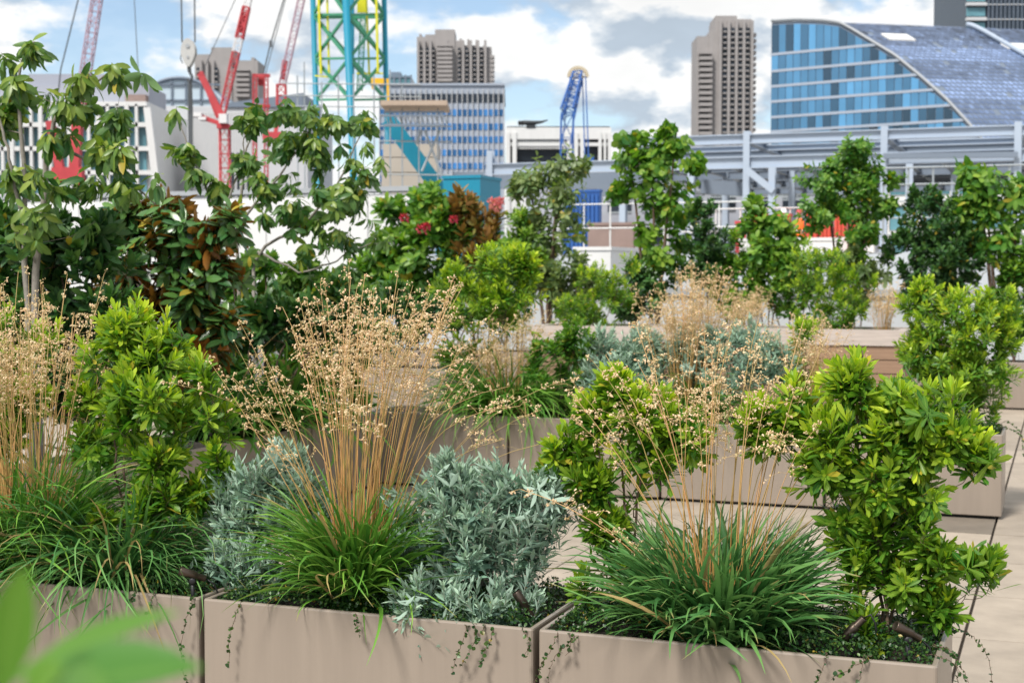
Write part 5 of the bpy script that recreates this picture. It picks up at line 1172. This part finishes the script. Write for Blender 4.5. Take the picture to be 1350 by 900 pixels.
tuftsA = [(45, 63, 22, 10), (8, 85, 20, 28), (30, 118, 40, 16), (55, 95, 20, 10), (115, 108, 34, 20), (150, 92, 34, 14), (188, 100, 18, 10), (98, 140, 45, 18), (150, 160, 40, 24), (75, 180, 40, 18), (168, 205, 38, 26), (105, 240, 62, 22), (28, 235, 30, 24), (160, 248, 45, 22), (55, 285, 75, 22), (200, 240, 12, 25), (130, 190, 40, 12), (0, 150, 20, 30)]
shrub('tree', 'tall slender tree with whorled drooping dark leaves at the left edge', 'tree', base, pxblobs(tuftsA, b_, 1.0), 112, trunks=[t1, t2, t3, t4], group=GT, **WH)
base, b_ = arm(275)
t1 = ([np.array(base)] + [at(x, y, b_) for x, y in ((285, 400), (292, 300), (270, 245), (245, 190), (238, 160))], [.014, .012, .010, .008, .006, .003])
t2 = ([at(292, 300, b_)] + [at(x, y, b_) for x, y in ((318, 210), (325, 160))], [.009, .006, .003])
shrub('tree', 'thin young tree with a few drooping leaf tufts below the hanging hook block', 'tree', base, pxblobs([(232, 152, 18, 12), (246, 195, 20, 10), (262, 225, 20, 16), (285, 245, 26, 18), (295, 275, 30, 18), (330, 155, 24, 12), (318, 210, 18, 12)], b_), 42, trunks=[t1, t2], group=GT, **WH)
base, b_ = arm(330); b2_ = armb(385)
t1 = ([np.array(base)] + [at(x, y, b2_) for x, y in ((316, 420), (312, 300), (325, 200), (345, 150))], [.018, .016, .013, .008, .004])
t2 = ([np.array(base) + E2 * .05] + [at(x, y, b2_) for x, y in ((335, 330), (400, 300), (440, 250), (480, 170))], [.018, .013, .010, .008, .004])
t3 = ([at(312, 300, b2_)] + [at(x, y, b2_) for x, y in ((360, 240), (400, 190), (440, 150))], [.012, .009, .006, .003])
t4 = ([at(335, 330, b2_)] + [at(x, y, b2_) for x, y in ((400, 360), (440, 345), (490, 320))], [.011, .008, .006, .003])
tuftsB = [(350, 140, 28, 14), (400, 150, 42, 18), (445, 160, 45, 24), (375, 195, 45, 22), (430, 205, 48, 34), (485, 160, 28, 24), (360, 245, 45, 22), (385, 285, 48, 30), (450, 270, 50, 36), (340, 330, 25, 20), (400, 335, 45, 32), (480, 320, 38, 34), (490, 230, 22, 45), (440, 320, 50, 34), (375, 375, 36, 18), (455, 365, 45, 24), (420, 390, 50, 22), (490, 380, 30, 20), (420, 240, 50, 25)]
shrub('tree', 'bushy young tree with drooping yellow green leaves left of the turquoise mast', 'tree', base, pxblobs(tuftsB, b2_, 1.0), 225, trunks=[t1, t2, t3, t4], group=GT, tipf=lambda t, r: r.random(len(t)) ** 1.5 * 2.2, **{**WH, 'LL': (.115, .085), 'ratio': .38})
MG = dict(wood=M['bark_brown'], SL=.13, leafn=13, LL=(.16, .13), ratio=.36, inc=(1.35, .35), bend=(.25, .05), prof=ELLIP, fold=.22, tint=(0, .6), depth_up=.5, shell=.35)
base, b_ = arm(235)
shrub('magnolia', 'dark glossy magnolia with rusty brown leaf undersides, below the thin young tree', 'shrub', base, pxblobs([(225, 280, 45, 24), (290, 300, 36, 30), (245, 310, 60, 40), (205, 345, 60, 45), (280, 365, 45, 45), (235, 400, 70, 50), (180, 290, 40, 25), (165, 400, 45, 55), (290, 440, 40, 45), (230, 470, 70, 45)], b_, .8), 240, leaf=M['leaf_magnolia'], **{**MG, 'depth_up': .5, 'inc': (2.0, 1.15), 'bend': (.35, .2)})
base, b_ = arm(100)
shrub('laurel', 'dark evergreen laurel filling the gap behind the left lime bush', 'shrub', base, pxblobs([(130, 295, 50, 24), (75, 300, 45, 22), (15, 300, 35, 24), (90, 330, 70, 40), (40, 330, 55, 40), (130, 380, 60, 55), (60, 390, 60, 50), (20, 430, 50, 60), (100, 460, 80, 55), (60, 520, 80, 55), (170, 500, 60, 60), (0, 360, 40, 40)], b_, .8), 380, leaf=M['leaf_dark'], **{**MG, 'LL': (.13, .09), 'leafn': 14})
base, b_ = arm(330)
shrub('laurel', 'low dark evergreen shrub at the inner corner under the bushy young tree', 'shrub', base, pxblobs([(330, 430, 45, 40), (385, 430, 55, 40), (450, 400, 40, 30), (300, 480, 40, 50), (440, 420, 50, 40), (480, 440, 50, 40)], b_ + .3, .8), 260, leaf=M['leaf_dark'], **{**MG, 'LL': (.12, .08), 'leafn': 14})
shrub('laurel', 'dark evergreen shrub in the lone shaded planter, behind the sharp seed heads', 'shrub', tuple(RC(a4, 11.5, SO)), pxblobs([(525, 405, 48, 34), (480, 425, 40, 34), (570, 420, 40, 36), (525, 450, 60, 26), (455, 450, 30, 26)], 11.5, .5), 190, leaf=M['leaf_dark'], **{**MG, 'LL': (.12, .08), 'leafn': 14})
base, b_ = arm(420)
shrub('laurel', 'low dark shrub at the far end of the left arm beside the strap leaves', 'shrub', base, pxblobs([(425, 450, 45, 40), (460, 475, 45, 34), (400, 490, 45, 36), (440, 510, 40, 24)], b_, .8), 150, leaf=M['leaf_mid'], **{**MG, 'LL': (.10, .07), 'leafn': 14})
base, b_ = arm(350)
shrub('shrub', 'mid green shrub in the left arm under the yellow green leaved young tree', 'shrub', base, pxblobs([(350, 345, 40, 26), (395, 365, 48, 30), (325, 385, 40, 32), (440, 385, 42, 28), (370, 410, 55, 32), (480, 395, 34, 26)], b_ + .6, .7), 230, wood=M['bark_brown'], leaf=M['leaf_mid'], SL=.14, leafn=13, LL=(.105, .07), ratio=.45, inc=(1.4, .5), droop=.3, prof=ELLIP, tint=(0, .6), shell=.2)
base, b_ = arm(365)
grass('strap_plant', 'clump of broad glossy strap leaves at the corner of the left arm', base, blades=330, blen=(.55, 1.1), br=.14, stems=0, bw=.030, out=1.1, leafm=M['blade_green'], group='strap leaved plants')
base, b_ = arm(300)
grass('strap_plant', 'second clump of strap leaves partly hidden behind the left silver bush', base, blades=300, blen=(.5, 1.0), br=.14, stems=0, bw=.028, out=1.1, leafm=M['blade_green'], group='strap leaved plants')

# --- back row
bk = B3 + .3
def bz3(px): return bz(px, bk)
TR = dict(wood=M['bark_brown'], wood_name='trunk', leaf_name='crown', sk=.008, depth_up=.35, shell=.05, cl=4, clr=.42, group=GT)
shrub('sapling', 'sapling with big round pale green leaves in front of the white fins building', 'tree', bz3(865), pxblobs([(860, 215, 45, 25), (830, 200, 20, 25), (890, 190, 28, 18), (850, 260, 50, 35), (885, 270, 40, 35), (845, 310, 30, 25), (890, 310, 35, 25), (912, 215, 14, 14), (880, 170, 14, 8), (822, 180, 8, 16), (845, 175, 8, 10), (870, 340, 30, 20), (815, 250, 12, 14)], bk), 210, leaf=M['leaf_mid'], SL=.22, leafn=10, LL=(.135, .095), ratio=.78, inc=(1.4, .8), bend=(.4, .2), droop=.35, prof=ROUND, fold=.12, tint=(.05, .7), stem_r=.028, **TR)
shrub('sapling', 'olive green sapling with curled leaves in front of the blue crane boom', 'tree', bz3(722), pxblobs([(740, 220, 30, 16), (700, 240, 32, 18), (735, 255, 40, 25), (705, 285, 32, 28), (750, 290, 36, 22), (720, 325, 42, 28), (680, 245, 14, 16), (762, 215, 18, 12), (720, 360, 32, 24), (775, 300, 12, 12), (690, 350, 22, 18), (740, 385, 30, 14)], bk), 220, leaf=M['leaf_olive'], SL=.22, leafn=12, LL=(.14, .10), ratio=.46, inc=(1.5, .8), bend=(.8, .4), droop=.4, prof=ELLIP, fold=.25, tint=(0, .7), stem_r=.028, **TR)
shrub('sapling', 'round crowned sapling of small mid green leaves below the curved glass office', 'tree', bz3(1118), pxblobs([(1120, 215, 45, 26), (1090, 240, 38, 28), (1150, 245, 40, 30), (1115, 275, 50, 28), (1080, 280, 30, 20), (1165, 275, 22, 22), (1130, 305, 36, 18), (1175, 235, 16, 10), (1130, 195, 30, 10)], bk), 280, leaf=M['leaf_mid'], SL=.18, leafn=14, LL=(.11, .08), ratio=.55, inc=(1.4, .7), bend=(.4, .2), droop=.3, prof=ELLIP, fold=.18, tint=(0, .45), stem_r=.022, **TR)
shrub('sapling', 'leafy sapling at the right edge with layered pale green leaves', 'tree', bz3(1318), pxblobs([(1290, 240, 42, 16), (1300, 270, 48, 18), (1340, 290, 30, 22), (1265, 275, 20, 14), (1320, 310, 36, 16), (1275, 225, 16, 12), (1350, 250, 30, 14), (1345, 345, 18, 26), (1325, 370, 14, 16)], bk), 150, leaf=M['leaf_mid'], SL=.25, leafn=12, LL=(.19, .13), ratio=.44, inc=(1.45, .8), bend=(.5, .3), droop=.35, prof=ELLIP, fold=.18, tint=(0, .6), stem_r=.03, **TR)
shrub('evergreen_shrub', 'very dark bushy evergreen beside the round crowned sapling', 'shrub', bz3(1235), pxblobs([(1230, 285, 45, 35), (1200, 330, 38, 30), (1250, 330, 50, 38), (1215, 365, 45, 28), (1280, 320, 24, 24), (1265, 375, 35, 25), (1215, 260, 25, 14)], bk), 420, wood=M['bark_brown'], leaf=M['leaf_dark'], SL=.16, leafn=16, LL=(.10, .07), ratio=.5, prof=ELLIP, tint=(0, .5))
shrub('evergreen_shrub', 'small dark conical evergreen behind the big hazy grass', 'shrub', bz3(930), pxblobs([(930, 285, 22, 22), (930, 320, 36, 28), (920, 355, 42, 26), (945, 345, 30, 30)], bk), 260, wood=M['bark_brown'], leaf=M['leaf_dark'], SL=.15, leafn=16, LL=(.09, .06), ratio=.45, prof=ELLIP, tint=(0, .6))
shrub('sapling', 'light green shrubby sapling in front of the red barriers', 'shrub', bz3(1010), pxblobs([(995, 265, 20, 14), (1010, 290, 34, 22), (1030, 310, 34, 24), (1000, 330, 34, 22), (1040, 345, 30, 24), (985, 290, 12, 22)], bk), 140, leaf=M['leaf_mid'], SL=.2, leafn=11, LL=(.14, .10), ratio=.6, inc=(1.4, .7), droop=.3, prof=ELLIP, tint=(.1, .8), **TR)
shrub('flowering_shrub', 'broad leaved green shrub dotted with dark red flower heads', 'shrub', bz3(562), pxblobs([(560, 262, 38, 26), (520, 275, 28, 22), (530, 300, 32, 30), (575, 305, 45, 30), (600, 290, 28, 22), (545, 345, 50, 30), (590, 345, 40, 28), (515, 340, 24, 26), (540, 390, 50, 26), (590, 385, 50, 26), (490, 370, 30, 30)], bk), 300, leaf=M['leaf_mid'], SL=.22, leafn=12, LL=(.19, .14), ratio=.5, inc=(1.35, .5), droop=.2, prof=ELLIP, tint=(0, .6), **{**TR, 'wood_name': 'stem', 'leaf_name': 'foliage'})
def flowers(px, py, b, n, rpx, m_, root_name, lsz=.05):
    global SEED
    o = [x for x in COL.objects if x.get('label') == root_name][0]; r = np.random.default_rng(n); f = MB(); k = scale_at(b, px)
    for (x, y) in zip(px if np.ndim(px) else [px], py if np.ndim(py) else [py]):
        c = at(x, y, b - .25); d = nrmz(r.normal(0, 1, (n, 3)) + [0, -.5, .5]); p = c + d * rpx * k * r.uniform(.2, 1, (n, 1)); leaves(f, p, d, nrmz(r.normal(0, 1, (n, 3))), r.uniform(.6, 1.2, n) * lsz, r.uniform(.3, .5, n) * lsz, .4, ELLIP, r.random(n), r.random(n), r)
    finish(f, 'flower_head', m_, o, True)
for (x, y, rp) in ((533, 288, 5), (556, 303, 6.5), (562, 299, 4), (598, 290, 4)): flowers(x, y, bk - .2, 60, rp, M['petal_red'], 'broad leaved green shrub dotted with dark red flower heads')
shrub('magnolia', 'small magnolia with upright bronze orange leaves left of the olive sapling', 'shrub', bz3(628), pxblobs([(610, 275, 26, 22), (640, 285, 28, 24), (620, 305, 36, 22), (650, 310, 24, 18), (635, 335, 35, 20)], bk), 110, leaf=M['leaf_bronze'], **{**MG, 'LL': (.20, .16), 'leafn': 11, 'depth_up': .75, 'inc': (1.2, .4), 'tint': (0.0, 1.0), 'SL': .2})
LB = 'light green shrub topped by a pale pink flower cluster'
shrub('flowering_shrub', LB, 'shrub', bz3(684), pxblobs([(690, 290, 24, 20), (680, 320, 32, 24), (700, 345, 28, 24), (665, 350, 30, 22)], bk - .2), 160, leaf=M['leaf_mid'], SL=.16, leafn=14, LL=(.11, .08), ratio=.4, inc=(1.3, .5), prof=ELLIP, tint=(.2, 1.0), **{**TR, 'wood_name': 'stem', 'leaf_name': 'foliage'})
for (x, y, rp) in ((650, 268, 6), (657, 272, 6), (660, 266, 4)): flowers(x, y, bk - .2, 70, rp, M['petal_pink'], LB)

# --- low planting that closes the gaps along the back row and the timber bed
FILLS = [(512, 362, 60, 44, 'leaf_mid', 'low mid green shrub below the red flowered shrub'), (600, 368, 52, 40, 'leaf_dark', 'low dark shrub below the bronze leaved magnolia'), (668, 362, 44, 38, 'leaf_mid', 'low bright shrub below the pink flowered shrub'),
         (758, 362, 46, 34, 'leaf_olive', 'low olive shrub around the stem of the olive green sapling'), (838, 366, 50, 34, 'leaf_dark', 'low dark shrub around the stems of the big leaved sapling'), (968, 350, 42, 42, 'leaf_mid', 'low mid green shrub between the dark conical evergreen and the light sapling'),
         (1040, 362, 46, 38, 'leaf_mid', 'low mid green shrub below the light green shrubby sapling'), (1125, 350, 38, 36, 'leaf_olive', 'low olive shrub around the stem of the round crowned sapling'), (1335, 372, 38, 46, 'leaf_mid', 'low mid green shrub at the foot of the right edge sapling')]
for px, py, rx, ry, lm, lab in FILLS:
    shrub('shrub', lab, 'shrub', bz3(px), pxblobs([(px, py, rx, ry), (px - rx * .6, py + ry * .5, rx * .6, ry * .6), (px + rx * .6, py + ry * .4, rx * .6, ry * .7), (px + rx * .1, py + ry * 1.2, rx * .8, ry * .7)], bk - .05, .6), 160, wood=M['bark_brown'], leaf=M[lm], SL=.18, leafn=13, LL=(.12, .08), ratio=.45, inc=(1.35, .5), droop=.15, prof=ELLIP, tint=(0, .8), shell=.2, group='low shrubs filling the back row')

# --- near blurred plant beside the camera
nb_ = (-0.34, 0.60, SO); SEED[0] += 1; r = np.random.default_rng(77)
root = thing('potted_shrub', 'out of focus green plant right in front of the lens, lower left corner', 'shrub', nb_)
tp = P(15, 985, .62); m = MB(); m.tube([nb_, (np.array(nb_) + tp) / 2 + [.01, 0, 0], tp], [.009, .007, .004], 7); finish(m, 'stem', M['bark_brown'], root, True)
f = MB(); dp = P(25, 905, .62)
def bigleaf(p, q, w, up, tint, bend): 
    p, q = np.asarray(p)[None], np.asarray(q)[None]; leaves(f, p, q - p, np.asarray(up, float)[None], np.linalg.norm(q - p, axis=1) * 1.06, np.array([w]), bend, [.12, .45, .8, 1.0, .9, .6, .03], np.array([tint]), np.array([.5]), r, .28)
bigleaf(P(0, 930, .62), P(232, 848, .60), .038, (.1, -.45, .85), .0, .35)
bigleaf(P(10, 900, .64), P(215, 785, .66), .022, (0, -.3, 1), .15, .3)
bigleaf(P(-5, 930, .60), P(30, 752, .60), .021, (.3, -1, .1), .25, -.1)
bigleaf(P(20, 960, .62), P(120, 900, .58), .04, (0, -.6, .8), .2, .2)
bigleaf(P(5, 960, .64), P(-70, 850, .62), .03, (0, -.6, .8), .2, .2)
bigleaf(P(10, 970, .60), P(60, 880, .56), .03, (0, -.7, .7), .3, .2)
finish(f, 'foliage', M['leaf_mid'], root, True)

# --- bronze garden spotlights staked in the front planters
def spot(px, py, b, dirv, label, L=.095, r_=.0145):
    c = at(px, py, b); dirv = nrmz(np.array(dirv, float)); root = thing('garden_spotlight', label, 'spotlight', (c[0], c[1], SO), 0, 'bronze spotlights staked in the front planters')
    m = MB(); m.lathe(c - dirv * L * .5, dirv, [(0, r_ * .7), (.002, r_ * .78), (L * .34, r_ * .80), (L * .35, r_ * .86), (L * .37, r_ * 1.04), (L * .97, r_ * 1.06), (L, r_ * .95), (L * .985, r_ * .85)], 20); finish(m, 'housing', M['lamp_bronze'], root, True)
    m = MB(); k = c - np.array([0, 0, r_ * 1.5]); m.lathe(k - np.array([0, .012, 0]), (0, 1, 0), [(0, .009), (.003, .0125), (.021, .0125), (.024, .009)], 14); m.bar(k, c - [0, 0, r_ * .8], .012, .012); finish(m, 'knuckle', M['lamp_black'], root, True)
    m = MB(); m.tube([k, [k[0], k[1], SO - .01]], [.009, .005], 8); finish(m, 'stake', M['lamp_black'], root, True)
    e = c - dirv * L * .5; m = MB(); m.tube([e, e - dirv * .03 - [0, 0, .01], e - dirv * .05 - [0, 0, .05], e - dirv * .06 + [0, 0, SO - e[2] + .01]], .003, 6); finish(m, 'cable', M['lamp_black'], root, True)
spot(254, 757, .05, (-.9, -.25, .35), 'bronze spotlight at the joint of the two left planters, aimed up left')
spot(691, 796, .16, (-.5, .1, .7), 'bronze spotlight half hidden under the right side of the larger silver bush')
spot(1197, 833, .10, (-.85, -.2, .48), 'bronze spotlight under the big right bush near the planter corner')
spot(1125, 828, .16, (-.4, .2, -.5), 'bronze spotlight tucked between the right grass and the big right bush')
